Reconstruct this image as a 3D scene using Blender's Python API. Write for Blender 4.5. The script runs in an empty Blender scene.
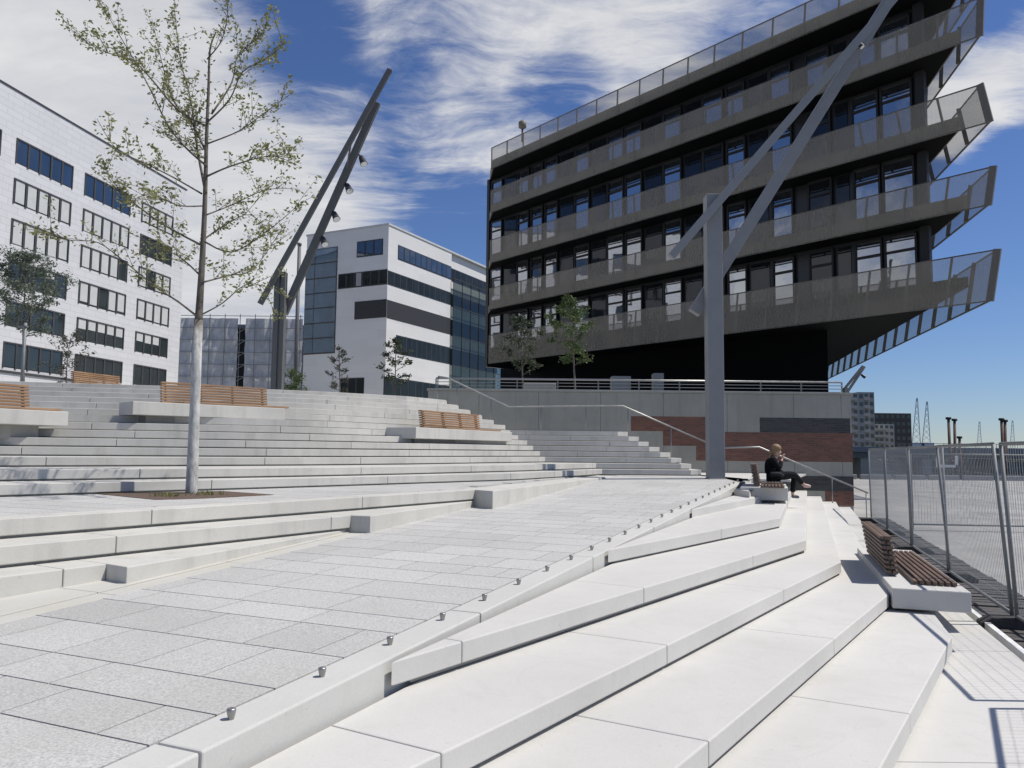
import bpy, bmesh, math, random
from mathutils import Vector, Matrix
random.seed(7)
R = math.radians
SC = bpy.context.scene
COL = SC.collection

# ---------------------------------------------------------------- camera model (used to read real positions on real planes)
F = 790.0; CZ = 2.0
CM = Matrix.Rotation(math.pi/2 + R(4.78), 3, 'X') @ Matrix.Rotation(R(0.6), 3, 'Z')
CAM = Vector((0, 0, CZ))
def ray(x, y): return CM @ Vector(((x-512)/F, (384-y)/F, -1.0))
def atz(x, y, z):
    d = ray(x, y); return CAM + d*((z-CZ)/d.z)
def aty(x, y, Y):
    d = ray(x, y); return CAM + d*(Y/d.y)
def atpl(x, y, p, n):
    d = ray(x, y); return CAM + d*((Vector(p)-CAM).dot(n)/d.dot(n))
def hd(deg): return Vector((math.sin(R(deg)), math.cos(R(deg)), 0))

# ---------------------------------------------------------------- materials
class NT:
    def __init__(s, name):
        s.m = bpy.data.materials.new(name); s.m.use_nodes = True
        s.t = s.m.node_tree; s.t.nodes.clear()
        s.out = s.n('ShaderNodeOutputMaterial')
    def n(s, k, **kw):
        o = s.t.nodes.new(k)
        for a, b in kw.items(): setattr(o, a, b)
        return o
    def l(s, a, b): s.t.links.new(a, b)
    def noise(s, vec, scale, detail=4, rough=0.55, dist=0.0):
        o = s.n('ShaderNodeTexNoise'); o.inputs['Scale'].default_value = scale
        o.inputs['Detail'].default_value = detail; o.inputs['Roughness'].default_value = rough
        o.inputs['Distortion'].default_value = dist
        s.l(vec, o.inputs['Vector']); return o.outputs['Fac']
    def mapr(s, v, a, b, c, d):
        o = s.n('ShaderNodeMapRange'); s.l(v, o.inputs[0])
        for i, q in enumerate((a, b, c, d)): o.inputs[i+1].default_value = q
        return o.outputs[0]
    def mixc(s, f, a, b, mode='MIX'):
        o = s.n('ShaderNodeMix', data_type='RGBA', blend_type=mode)
        if isinstance(f, float): o.inputs[0].default_value = f
        else: s.l(f, o.inputs[0])
        for i, q in ((6, a), (7, b)):
            if isinstance(q, tuple): o.inputs[i].default_value = (*q, 1)
            else: s.l(q, o.inputs[i])
        return o.outputs[2]
    def math(s, op, a, b=0.0):
        o = s.n('ShaderNodeMath', operation=op)
        for i, q in ((0, a), (1, b)):
            if isinstance(q, (int, float)): o.inputs[i].default_value = q
            else: s.l(q, o.inputs[i])
        return o.outputs[0]
    def bsdf(s, col, rough=0.7, metal=0.0, spec=0.4, bump=None, bstr=0.2, bdist=0.01):
        b = s.n('ShaderNodeBsdfPrincipled')
        if isinstance(col, tuple): b.inputs['Base Color'].default_value = (*col, 1)
        else: s.l(col, b.inputs['Base Color'])
        if isinstance(rough, (int, float)): b.inputs['Roughness'].default_value = rough
        else: s.l(rough, b.inputs['Roughness'])
        b.inputs['Metallic'].default_value = metal
        b.inputs['Specular IOR Level'].default_value = spec
        if bump is not None:
            u = s.n('ShaderNodeBump'); u.inputs['Strength'].default_value = bstr; u.inputs['Distance'].default_value = bdist
            s.l(bump, u.inputs['Height']); s.l(u.outputs[0], b.inputs['Normal'])
        s.l(b.outputs[0], s.out.inputs[0]); return b
    def obj(s): return s.n('ShaderNodeTexCoord').outputs['Object']
    def pos(s): return s.n('ShaderNodeNewGeometry').outputs['Position']
def sc3(c, k): return tuple(min(1, q*k) for q in c)

def concrete(name, col, var=0.12, stain=0.18, fine=60, rough=0.85, tint=(0.96, 0.94, 0.82), streak=False):
    m = NT(name); p = m.pos()
    big = m.noise(p, 0.45, 5, 0.62, 0.4)
    mid = m.noise(p, 3.2, 5, 0.6)
    fin = m.noise(p, fine, 3, 0.7)
    a = m.mixc(m.mapr(big, 0.35, 0.68, 0, 1), sc3(col, 1-var), sc3(col, 1+var*0.55))
    b = m.mixc(m.mapr(mid, 0.52, 0.78, 0, stain), a, tuple(q*t*0.72 for q, t in zip(col, tint)))
    if streak:
        mp = m.n('ShaderNodeMapping'); mp.inputs['Scale'].default_value = (2.4, 2.4, 0.22); m.l(p, mp.inputs[0])
        st = m.noise(mp.outputs[0], 1.3, 5, 0.65)
        b = m.mixc(m.mapr(st, 0.5, 0.75, 0, 0.5), b, sc3(col, 0.6))
    c = m.mixc(m.mapr(fin, 0.3, 0.7, 0, 1), m.mixc(1.0, b, (0.93, 0.93, 0.93), 'MULTIPLY'), b)
    wm = m.noise(p, 0.9, 3, 0.5, 1.2); rim = m.math('ABSOLUTE', m.math('SUBTRACT', wm, 0.56))
    c = m.mixc(m.mapr(rim, 0.0, 0.018, 0.16, 0.0), c, sc3(col, 0.72))
    sp = m.noise(p, 23, 2, 0.5)
    c = m.mixc(m.mapr(sp, 0.70, 0.74, 0, 0.22), c, sc3(col, 0.45))
    m.bsdf(c, m.mapr(mid, 0.3, 0.7, rough-0.12, rough), bump=fin, bstr=0.18, bdist=0.004)
    return m.m
def plain(name, col, rough=0.6, metal=0.0, spec=0.4, var=0.1, scale=8, bump=0.0):
    m = NT(name); p = m.obj(); f = m.noise(p, scale, 5, 0.6)
    c = m.mixc(m.mapr(f, 0.3, 0.7, 0, 1), sc3(col, 1-var), sc3(col, 1+var))
    m.bsdf(c, m.mapr(f, 0.3, 0.7, max(0, rough-0.08), min(1, rough+0.08)), metal, spec, bump=f if bump else None, bstr=bump)
    return m.m
def glass(name, col, refl=0.5, rough=0.02, var=0.25):
    m = NT(name); p = m.obj(); f = m.noise(p, 0.35, 2)
    d = m.n('ShaderNodeBsdfDiffuse'); m.l(m.mixc(m.mapr(f, 0.3, 0.7, 0, 1), sc3(col, 1-var), sc3(col, 1+var)), d.inputs[0])
    g = m.n('ShaderNodeBsdfGlossy'); g.inputs['Roughness'].default_value = rough; g.inputs[0].default_value = (0.9, 0.94, 1, 1)
    w = m.noise(p, 0.9, 2); u = m.n('ShaderNodeBump'); u.inputs['Strength'].default_value = 0.05; u.inputs['Distance'].default_value = 0.05
    m.l(w, u.inputs['Height']); m.l(u.outputs[0], g.inputs['Normal'])
    lw = m.n('ShaderNodeLayerWeight'); lw.inputs[0].default_value = 0.5
    fac = m.math('MINIMUM', m.math('ADD', m.math('MULTIPLY', m.math('POWER', lw.outputs['Facing'], 4.0), 0.7), refl+0.03), 0.95)
    x = m.n('ShaderNodeMixShader'); m.l(fac, x.inputs[0]); m.l(d.outputs[0], x.inputs[1]); m.l(g.outputs[0], x.inputs[2])
    m.l(x.outputs[0], m.out.inputs[0]); return m.m
def bricks(name, c1, c2, mortar, bw=0.24, bh=0.071, plane='XZ', msize=0.01, var=0.35, rough=0.85, mort_bump=0.4, off=0.5):
    m = NT(name); p = m.pos(); sp = m.n('ShaderNodeSeparateXYZ'); m.l(p, sp.inputs[0])
    cb = m.n('ShaderNodeCombineXYZ')
    m.l(sp.outputs['XYZ'.index(plane[0])], cb.inputs[0]); m.l(sp.outputs['XYZ'.index(plane[1])], cb.inputs[1])
    t = m.n('ShaderNodeTexBrick'); m.l(cb.outputs[0], t.inputs['Vector'])
    t.inputs['Scale'].default_value = 1; t.inputs['Brick Width'].default_value = bw; t.inputs['Row Height'].default_value = bh
    t.inputs['Mortar Size'].default_value = msize; t.inputs['Bias'].default_value = 0.0; t.offset = off
    t.inputs['Color1'].default_value = (*c1, 1); t.inputs['Color2'].default_value = (*c2, 1); t.inputs['Mortar'].default_value = (*mortar, 1)
    f = m.noise(p, 1.7, 5, 0.65)
    c = m.mixc(m.mapr(f, 0.3, 0.75, 0, var), t.outputs['Color'], (0.05, 0.045, 0.04))
    m.bsdf(c, rough, bump=m.math('SUBTRACT', 1, t.outputs['Fac']), bstr=mort_bump, bdist=0.01)
    return m.m

M = {}
M['tread'] = concrete('pale_precast_concrete', (0.575, 0.565, 0.535), 0.075, 0.16)
M['stair'] = concrete('grey_precast_concrete', (0.53, 0.52, 0.485), 0.12, 0.28, streak=True)
M['lowstep'] = concrete('weathered_precast_concrete', (0.56, 0.55, 0.505), 0.1, 0.3, streak=True)
M['kerb'] = concrete('kerb_concrete', (0.55, 0.545, 0.515), 0.08, 0.18)
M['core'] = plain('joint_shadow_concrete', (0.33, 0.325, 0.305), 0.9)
M['wallc'] = concrete('fairfaced_wall_concrete', (0.35, 0.345, 0.305), 0.14, 0.3, streak=True)
M['pave'] = concrete('promenade_paving', (0.46, 0.46, 0.44), 0.1, 0.2)
M['asphalt'] = concrete('quay_asphalt', (0.36, 0.355, 0.34), 0.25, 0.4, fine=40)
M['soil'] = plain('tree_pit_soil', (0.11, 0.075, 0.055), 0.95, var=0.4, scale=30, bump=0.5)
M['steel'] = plain('brushed_stainless_steel', (0.34, 0.34, 0.33), 0.42, 0.8, 0.5, 0.08)
M['galv'] = plain('galvanised_steel', (0.20, 0.21, 0.21), 0.6, 0.25, 0.5, 0.12)
M['wire'] = plain('galvanised_wire', (0.42, 0.43, 0.43), 0.5, 0.4, 0.5, 0.1)
M['mast'] = plain('grey_mast_paint', (0.225, 0.23, 0.235), 0.5, 0.0, 0.5, 0.06, 3)
M['mastdark'] = plain('dark_mast_paint', (0.12, 0.12, 0.115), 0.55, 0.0, 0.4, 0.06, 3)
M['lampblack'] = plain('lamp_housing', (0.05, 0.05, 0.05), 0.4, 0.3)
M['lampglass'] = glass('lamp_glass', (0.5, 0.5, 0.48), 0.3)
M['rubber'] = plain('recycled_rubber', (0.045, 0.045, 0.045), 0.9, var=0.3, scale=20)
M['white'] = plain('white_plastic', (0.75, 0.75, 0.73), 0.5)
M['black'] = plain('black_metal', (0.02, 0.02, 0.021), 0.6)
M['dark'] = plain('dark_void', (0.012, 0.013, 0.014), 0.8)

def wood(name, a, b):
    m = NT(name); p = m.obj(); mp = m.n('ShaderNodeMapping'); mp.inputs['Scale'].default_value = (0.5, 9, 9); m.l(p, mp.inputs[0])
    g = m.noise(mp.outputs[0], 3.5, 6, 0.65, 0.3); big = m.noise(p, 1.6, 3)
    c = m.mixc(m.mapr(g, 0.3, 0.7, 0, 1), a, b)
    c = m.mixc(m.mapr(big, 0.4, 0.7, 0, 0.45), c, sc3(a, 0.7))
    m.bsdf(c, 0.62, bump=g, bstr=0.25, bdist=0.004); return m.m
M['wood'] = wood('sunlit_hardwood', (0.25, 0.145, 0.08), (0.42, 0.265, 0.15))  # bench wood of the far benches, sunlight put into the colour
M['woodshade'] = wood('shaded_hardwood', (0.105, 0.07, 0.052), (0.19, 0.128, 0.095))  # same bench wood for the near benches, shade put into the colour
M['deck'] = wood('old_grey_planks', (0.06, 0.055, 0.052), (0.13, 0.12, 0.11))

def slabmat():
    m = NT('granite_slabs'); at = m.n('ShaderNodeAttribute', attribute_name='tone')
    p = m.pos(); f = m.noise(p, 75, 3, 0.8); f2 = m.noise(p, 34, 2, 0.7); big = m.noise(p, 0.7, 5, 0.6)
    c = m.mixc(m.mapr(f, 0.35, 0.62, 0, 1), m.mixc(1.0, at.outputs['Color'], (0.66, 0.66, 0.66), 'MULTIPLY'), m.mixc(1.0, at.outputs['Color'], (1.1, 1.1, 1.1), 'MULTIPLY'))
    c = m.mixc(m.mapr(f2, 0.60, 0.68, 0, 0.35), c, (0.2, 0.2, 0.2))
    c = m.mixc(m.mapr(big, 0.46, 0.72, 0, 0.3), c, (0.33, 0.325, 0.30))
    m.bsdf(c, 0.75, bump=f, bstr=0.25, bdist=0.003); return m.m
M['slab'] = slabmat()
def guttermat():
    m = NT('stained_gutter_stone'); p = m.pos(); f = m.noise(p, 1.3, 6, 0.65, 0.5); fi = m.noise(p, 70, 2)
    c = m.mixc(m.mapr(f, 0.42, 0.66, 0, 0.8), (0.53, 0.52, 0.485), (0.50, 0.48, 0.405))
    c = m.mixc(m.mapr(fi, 0.3, 0.7, 0, 0.2), c, (0.3, 0.3, 0.28)); m.bsdf(c, 0.8); return m.m
M['gutter'] = guttermat()
M['brick'] = bricks('red_brown_clinker', (0.25, 0.105, 0.07), (0.16, 0.072, 0.052), (0.16, 0.12, 0.10), var=0.3)
M['brickdark'] = bricks('blue_black_clinker', (0.045, 0.046, 0.047), (0.075, 0.076, 0.076), (0.08, 0.078, 0.074), var=0.15)
def clad(name, col, w, h, ang, joint=0.75):
    m = NT(name); p = m.pos(); r = m.n('ShaderNodeVectorRotate', rotation_type='Z_AXIS'); r.inputs['Angle'].default_value = ang; m.l(p, r.inputs[0])
    sp = m.n('ShaderNodeSeparateXYZ'); m.l(r.outputs[0], sp.inputs[0]); cb = m.n('ShaderNodeCombineXYZ')
    m.l(sp.outputs[0], cb.inputs[0]); m.l(sp.outputs[2], cb.inputs[1])
    t = m.n('ShaderNodeTexBrick'); m.l(cb.outputs[0], t.inputs['Vector']); t.inputs['Scale'].default_value = 1
    t.inputs['Brick Width'].default_value = w; t.inputs['Row Height'].default_value = h; t.inputs['Mortar Size'].default_value = 0.022
    t.offset = 0.37
    t.inputs['Color1'].default_value = (*col, 1); t.inputs['Color2'].default_value = (*sc3(col, 0.94), 1); t.inputs['Mortar'].default_value = (*sc3(col, joint), 1)
    f = m.noise(p, 0.25, 5, 0.6); c = m.mixc(m.mapr(f, 0.4, 0.75, 0, 0.25), t.outputs['Color'], sc3(col, 0.82))
    m.bsdf(c, 0.6); return m.m
M['cladw'] = clad('white_stone_cladding', (0.62, 0.62, 0.625), 1.6, 0.56, R(90-9))
M['render'] = clad('white_facade_panels', (0.66, 0.655, 0.635), 3.0, 1.0, R(90-26.4), 0.93)
M['ribbon'] = plain('dark_window_ribbon', (0.03, 0.033, 0.036), 0.5)
def louvermat():
    m = NT('black_louvre'); p = m.pos(); sp = m.n('ShaderNodeSeparateXYZ'); m.l(p, sp.inputs[0])
    w = m.math('SINE', m.math('MULTIPLY', sp.outputs[2], 40.0)); c = m.mixc(m.mapr(w, -1, 1, 0, 1), (0.018, 0.018, 0.02), (0.045, 0.045, 0.048))
    m.bsdf(c, 0.6); return m.m
M['louvre'] = louvermat()
M['hdark'] = plain('anthracite_facade_panel', (0.022, 0.024, 0.026), 0.35, 0, 0.5, 0.2, 0.6)
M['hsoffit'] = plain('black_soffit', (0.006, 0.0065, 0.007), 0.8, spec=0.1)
M['hslab'] = plain('bronze_slab_edge', (0.19, 0.17, 0.13), 0.6)
M['hpost'] = plain('bronze_post', (0.14, 0.13, 0.107), 0.55)
def perf():
    m = NT('perforated_bronze_sheet'); p = m.pos(); sp = m.n('ShaderNodeSeparateXYZ'); m.l(p, sp.inputs[0])
    f = m.noise(p, 0.5, 4); c = m.mixc(m.mapr(f, 0.3, 0.7, 0, 1), (0.30, 0.265, 0.20), (0.38, 0.335, 0.26))
    d = m.n('ShaderNodeBsdfPrincipled'); m.l(c, d.inputs['Base Color']); d.inputs['Roughness'].default_value = 0.55; d.inputs['Metallic'].default_value = 0.2
    t = m.n('ShaderNodeBsdfTransparent'); x = m.n('ShaderNodeMixShader')
    s = m.math('SINE', m.math('MULTIPLY', m.math('ADD', sp.outputs[0], m.math('MULTIPLY', sp.outputs[1], -1.2)), 21.0))
    m.l(m.mapr(s, -1, 1, 0.515, 0.535), x.inputs[0]); m.l(t.outputs[0], x.inputs[1]); m.l(d.outputs[0], x.inputs[2])
    m.l(x.outputs[0], m.out.inputs[0]); return m.m
M['perf'] = perf()
M['hglass'] = glass('office_glass', (0.02, 0.025, 0.03), 0.42, 0.015)
M['hglassd'] = glass('dark_office_glass', (0.012, 0.015, 0.018), 0.02, 0.03)
M['bglass'] = glass('green_tinted_glass', (0.016, 0.021, 0.021), -0.02, 0.02)
M['blueglass'] = glass('blue_curtain_glass', (0.07, 0.12, 0.16), 0.12, 0.02)
M['wglass'] = glass('dark_window_glass', (0.03, 0.038, 0.038), 0.03, 0.02)
M['wblue'] = glass('sky_window_glass', (0.02, 0.035, 0.06), 0.10, 0.02)
M['blind'] = plain('pale_roller_blind', (0.50, 0.51, 0.50), 0.8, var=0.06, scale=1)
M['wframe'] = plain('anthracite_window_frame', (0.055, 0.055, 0.055), 0.5)
def barkmat(name, a, b, sc=14):
    m = NT(name); p = m.obj(); mp = m.n('ShaderNodeMapping'); mp.inputs['Scale'].default_value = (1, 1, 0.35); m.l(p, mp.inputs[0])
    f = m.noise(mp.outputs[0], sc, 6, 0.7); c = m.mixc(m.mapr(f, 0.35, 0.65, 0, 1), a, b); m.bsdf(c, 0.9, bump=f, bstr=0.4); return m.m
M['bark'] = barkmat('grey_brown_bark', (0.07, 0.06, 0.05), (0.17, 0.15, 0.125))
def limewash():
    m = NT('limewashed_bark'); p = m.obj(); mp = m.n('ShaderNodeMapping'); mp.inputs['Scale'].default_value = (1, 1, 0.3); m.l(p, mp.inputs[0])
    f = m.noise(mp.outputs[0], 16, 6, 0.75); g = m.noise(p, 5, 5, 0.7); sp = m.n('ShaderNodeSeparateXYZ'); m.l(p, sp.inputs[0])
    c = m.mixc(m.mapr(f, 0.34, 0.62, 0, 1), (0.27, 0.265, 0.245), (0.58, 0.58, 0.56))
    top = m.mapr(m.math('ADD', sp.outputs[2], m.math('MULTIPLY', g, 0.7)), 2.45, 2.72, 0, 1)
    low = m.mapr(m.math('ADD', sp.outputs[2], m.math('MULTIPLY', g, 0.3)), 0.12, 0.26, 0.6, 0)
    c = m.mixc(m.math('MAXIMUM', top, low), c, (0.15, 0.13, 0.11)); m.bsdf(c, 0.9, bump=f, bstr=0.5, bdist=0.01); return m.m
M['limewash'] = limewash()
def leafmat(name, a, b, sc=6.0):
    m = NT(name); p = m.obj(); f = m.noise(p, sc, 3, 0.6); c = m.mixc(m.mapr(f, 0.32, 0.68, 0, 1), a, b)
    d = m.n('ShaderNodeBsdfPrincipled'); m.l(c, d.inputs['Base Color']); d.inputs['Roughness'].default_value = 0.55; d.inputs['Specular IOR Level'].default_value = 0.3
    t = m.n('ShaderNodeBsdfTranslucent'); m.l(c, t.inputs[0]); x = m.n('ShaderNodeMixShader'); x.inputs[0].default_value = 0.3
    m.l(d.outputs[0], x.inputs[1]); m.l(t.outputs[0], x.inputs[2]); m.l(x.outputs[0], m.out.inputs[0]); return m.m
M['leafoak'] = leafmat('young_oak_leaves', (0.15, 0.165, 0.055), (0.30, 0.30, 0.13))
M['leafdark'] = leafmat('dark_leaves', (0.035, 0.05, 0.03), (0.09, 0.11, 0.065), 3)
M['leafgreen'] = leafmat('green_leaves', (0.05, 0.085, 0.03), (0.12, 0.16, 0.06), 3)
M['leafgrey'] = leafmat('grey_budding_leaves', (0.05, 0.052, 0.042), (0.12, 0.12, 0.10), 3)
M['leafgrey2'] = leafmat('grey_green_feathery_leaves', (0.085, 0.11, 0.08), (0.18, 0.21, 0.155), 3)
def netmat():
    m = NT('scaffold_netting'); p = m.pos(); f = m.noise(p, 0.35, 6, 0.7, 0.6); mp = m.n('ShaderNodeMapping'); mp.inputs['Scale'].default_value = (0.8, 0.8, 0.1); m.l(p, mp.inputs[0])
    g = m.noise(mp.outputs[0], 1.2, 5, 0.6); c = m.mixc(m.mapr(f, 0.35, 0.7, 0, 1), (0.38, 0.39, 0.40), (0.58, 0.585, 0.59))
    c = m.mixc(m.mapr(g, 0.45, 0.7, 0, 0.5), c, (0.28, 0.295, 0.315)); m.bsdf(c, 0.7, bump=f, bstr=0.6, bdist=0.3); return m.m
M['net'] = netmat()
def watermat():
    m = NT('harbour_water'); p = m.pos(); f = m.noise(p, 0.5, 6, 0.6); m.bsdf((0.05, 0.065, 0.07), 0.12, spec=0.5, bump=f, bstr=0.5, bdist=0.4); return m.m
M['water'] = watermat()
M['farbank'] = plain('far_bank_ground', (0.13, 0.13, 0.11), 0.9, scale=0.05)
M['bridge'] = plain('bridge_grey_steel', (0.17, 0.185, 0.20), 0.7, scale=0.1)
M['pile'] = plain('rusty_mooring_pile', (0.13, 0.085, 0.065), 0.8, var=0.3, scale=1)
M['crane'] = plain('blue_grey_crane_steel', (0.40, 0.45, 0.52), 0.6)
M['aptgrey'] = plain('grey_apartment_render', (0.30, 0.30, 0.30), 0.8, scale=0.2)
M['aptdark'] = plain('dark_apartment_brick', (0.07, 0.065, 0.062), 0.8, scale=0.2)
M['aptcream'] = plain('cream_apartment_render', (0.42, 0.40, 0.36), 0.8, scale=0.2)
M['skin'] = plain('skin', (0.50, 0.31, 0.23), 0.55)
M['hair'] = plain('light_brown_hair', (0.25, 0.16, 0.085), 0.6, var=0.3, scale=40)
M['jacket'] = plain('black_jacket_cloth', (0.009, 0.0095, 0.011), 0.9, spec=0.15)
M['trouser'] = plain('dark_trouser_cloth', (0.012, 0.014, 0.017), 0.9, spec=0.15)
M['shoe'] = plain('pale_pink_shoe', (0.50, 0.36, 0.34), 0.6)
M['shoedark'] = plain('grey_shoe', (0.13, 0.13, 0.14), 0.6)
M['bag'] = plain('striped_bag_cloth', (0.03, 0.03, 0.033), 0.85, spec=0.2)

# ---------------------------------------------------------------- mesh helpers
class MB:
    def __init__(s): s.v = []; s.f = []; s.sm = []
    def add(s, vs, fs, smooth=False):
        b = len(s.v); s.v += [tuple(q) for q in vs]
        for f in fs: s.f.append(tuple(b+i for i in f)); s.sm.append(smooth)
        return s
    def hexa(s, b, t):          # 4 bottom points (ccw from above), 4 top points
        return s.add(list(b)+list(t), [(3, 2, 1, 0), (4, 5, 6, 7), (0, 1, 5, 4), (1, 2, 6, 5), (2, 3, 7, 6), (3, 0, 4, 7)])
    def box(s, x0, x1, y0, y1, z0, z1):
        return s.hexa([(x0, y0, z0), (x1, y0, z0), (x1, y1, z0), (x0, y1, z0)], [(x0, y0, z1), (x1, y0, z1), (x1, y1, z1), (x0, y1, z1)])
    def prism(s, poly, z0, z1):
        a = sum(p[0]*q[1]-q[0]*p[1] for p, q in zip(poly, poly[1:]+poly[:1]))
        P = list(poly) if a > 0 else list(poly)[::-1]; n = len(P)
        zf0 = z0 if callable(z0) else (lambda x, y: z0); zf1 = z1 if callable(z1) else (lambda x, y: z1)
        vs = [(p[0], p[1], zf0(p[0], p[1])) for p in P]+[(p[0], p[1], zf1(p[0], p[1])) for p in P]
        return s.add(vs, [tuple(range(n))[::-1], tuple(range(n, 2*n))]+[(i, (i+1) % n, n+(i+1) % n, n+i) for i in range(n)])
    def beam(s, p, q, w, h=None, up=(0, 0, 1)):
        h = h or w; p = Vector(p); q = Vector(q); d = (q-p).normalized(); u = Vector(up)
        if abs(d.dot(u)) > 0.98: u = Vector((0, 1, 0))
        a = d.cross(u).normalized()*w/2; b = a.cross(d).normalized()*h/2
        c = [-a-b, a-b, a+b, -a+b]
        return s.add([p+k for k in c]+[q+k for k in c], [(0, 1, 2, 3), (7, 6, 5, 4), (1, 0, 4, 5), (2, 1, 5, 6), (3, 2, 6, 7), (0, 3, 7, 4)])
    def tube(s, path, rad, n=8, cap=True, smooth=True):
        P = [Vector(p) for p in path]; rr = rad if isinstance(rad, (list, tuple)) else [rad]*len(P)
        vs = []; a = None
        for i, p in enumerate(P):
            d = (P[min(i+1, len(P)-1)]-P[max(i-1, 0)]).normalized()
            if a is None:
                a = d.cross(Vector((0, 0, 1)) if abs(d.z) < 0.9 else Vector((1, 0, 0))).normalized()
            else:
                a = (a-d*a.dot(d)).normalized()
            b = d.cross(a)
            for k in range(n):
                t = 2*math.pi*k/n; vs.append(p+(a*math.cos(t)+b*math.sin(t))*rr[i])
        fs = []
        for i in range(len(P)-1):
            for k in range(n):
                fs.append((i*n+k, i*n+(k+1) % n, (i+1)*n+(k+1) % n, (i+1)*n+k))
        s.add(vs, fs, smooth)
        if cap:
            b = len(s.v)-len(vs)
            s.f.append(tuple(b+k for k in range(n))[::-1]); s.sm.append(False)
            s.f.append(tuple(b+(len(P)-1)*n+k for k in range(n))); s.sm.append(False)
        return s
    def quad(s, a, b, c, d): return s.add([a, b, c, d], [(0, 1, 2, 3)])
    def lathe(s, c, prof, n=16, axis=(0, 0, 1)):
        ax = Vector(axis).normalized(); a = ax.cross(Vector((1, 0, 0)) if abs(ax.x) < 0.9 else Vector((0, 1, 0))).normalized(); b = ax.cross(a)
        vs = []
        for r, z in prof:
            for k in range(n):
                t = 2*math.pi*k/n; vs.append(Vector(c)+ax*z+(a*math.cos(t)+b*math.sin(t))*r)
        m = len(prof)
        fs = [(i*n+k, i*n+(k+1) % n, (i+1)*n+(k+1) % n, (i+1)*n+k) for i in range(m-1) for k in range(n)]
        s.add(vs, fs, True); q = len(s.v)-len(vs)
        s.f.append(tuple(q+k for k in range(n))[::-1]); s.sm.append(False); s.f.append(tuple(q+(m-1)*n+k for k in range(n))); s.sm.append(False)
        return s
    def build(s, name, mat, parent=None, off=None, bevel=0.0):
        me = bpy.data.meshes.new(name)
        o0 = Vector(off) if off is not None else (OFF.get(parent.name, Vector((0, 0, 0))) if parent else Vector((0, 0, 0)))
        me.from_pydata([tuple(Vector(v)-o0) for v in s.v], [], s.f); me.materials.append(mat)
        me.polygons.foreach_set('use_smooth', s.sm); me.update()
        o = bpy.data.objects.new(name, me); COL.objects.link(o)
        if parent: o.parent = parent; OFF[o.name] = o0
        if bevel:
            b = o.modifiers.new('bevel', 'BEVEL'); b.width = bevel; b.segments = 2; b.limit_method = 'ANGLE'; b.angle_limit = R(35)
        return o
OFF = {}
def tag(o, label, cat, group=None):
    o['label'] = label; o['category'] = cat
    if group: o['group'] = group
    return o
def thing(name, label, cat, loc=(0, 0, 0), rotz=0.0, group=None, local=False):
    o = bpy.data.objects.new(name, None); COL.objects.link(o); o.location = loc; o.rotation_euler = (0, 0, rotz); o.empty_display_size = 0.2
    OFF[o.name] = Vector((0, 0, 0)) if local else Vector(loc)
    return tag(o, label, cat, group)
def struct(mb, name, mat, bevel=0.0, kind='structure'):
    o = mb.build(name, mat, None, None, bevel); o['kind'] = kind; return o
def kids(o): return [c for c in bpy.data.objects if c.parent is o]
def copy_tree(o, parent=None):
    c = o.copy(); COL.objects.link(c); c.parent = parent; OFF[c.name] = OFF.get(o.name, Vector((0, 0, 0)))
    for k in kids(o): copy_tree(k, c)
    return c
def clip(poly, p, n):       # keep the side where (x-p).n >= 0
    out = []; m = len(poly)
    for i in range(m):
        a = poly[i]; b = poly[(i+1) % m]
        da = (a[0]-p[0])*n[0]+(a[1]-p[1])*n[1]; db = (b[0]-p[0])*n[0]+(b[1]-p[1])*n[1]
        if da >= 0: out.append((a[0], a[1]))
        if (da >= 0) != (db >= 0):
            t = da/(da-db); out.append((a[0]+(b[0]-a[0])*t, a[1]+(b[1]-a[1])*t))
    return out
def poff(pts, d):           # offset a polyline to its left by d
    P = [Vector((p[0], p[1])) for p in pts]; out = []
    for i, p in enumerate(P):
        ns = []
        if i > 0: e = (p-P[i-1]).normalized(); ns.append(Vector((-e.y, e.x)))
        if i < len(P)-1: e = (P[i+1]-p).normalized(); ns.append(Vector((-e.y, e.x)))
        n = sum(ns, Vector((0, 0))).normalized(); k = 1/max(0.5, n.dot(ns[0])); out.append(p+n*d*k)
    return out
def plen(pts): return [0.0]+[sum((Vector(pts[j+1][:2])-Vector(pts[j][:2])).length for j in range(i+1)) for i in range(len(pts)-1)]
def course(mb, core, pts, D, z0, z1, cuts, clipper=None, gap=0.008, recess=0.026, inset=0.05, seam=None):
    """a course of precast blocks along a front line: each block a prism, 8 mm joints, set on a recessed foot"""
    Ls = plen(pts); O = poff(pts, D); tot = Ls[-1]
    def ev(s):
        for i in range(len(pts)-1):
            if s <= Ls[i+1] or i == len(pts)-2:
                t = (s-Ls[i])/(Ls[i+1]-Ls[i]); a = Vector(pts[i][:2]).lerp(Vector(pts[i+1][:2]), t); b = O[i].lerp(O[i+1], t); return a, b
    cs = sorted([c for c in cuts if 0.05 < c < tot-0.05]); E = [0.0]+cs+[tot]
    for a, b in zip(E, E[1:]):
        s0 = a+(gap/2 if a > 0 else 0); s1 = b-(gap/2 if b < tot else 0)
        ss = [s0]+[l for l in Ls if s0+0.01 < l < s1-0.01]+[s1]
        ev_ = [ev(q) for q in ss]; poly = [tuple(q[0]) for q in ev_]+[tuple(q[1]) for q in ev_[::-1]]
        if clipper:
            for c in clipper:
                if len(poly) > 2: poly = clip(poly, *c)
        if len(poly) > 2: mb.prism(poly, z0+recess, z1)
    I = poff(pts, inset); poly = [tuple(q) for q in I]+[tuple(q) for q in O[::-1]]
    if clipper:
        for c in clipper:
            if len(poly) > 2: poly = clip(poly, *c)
    if len(poly) > 2: core.prism(poly, z0-0.002, z1-0.05)

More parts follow.
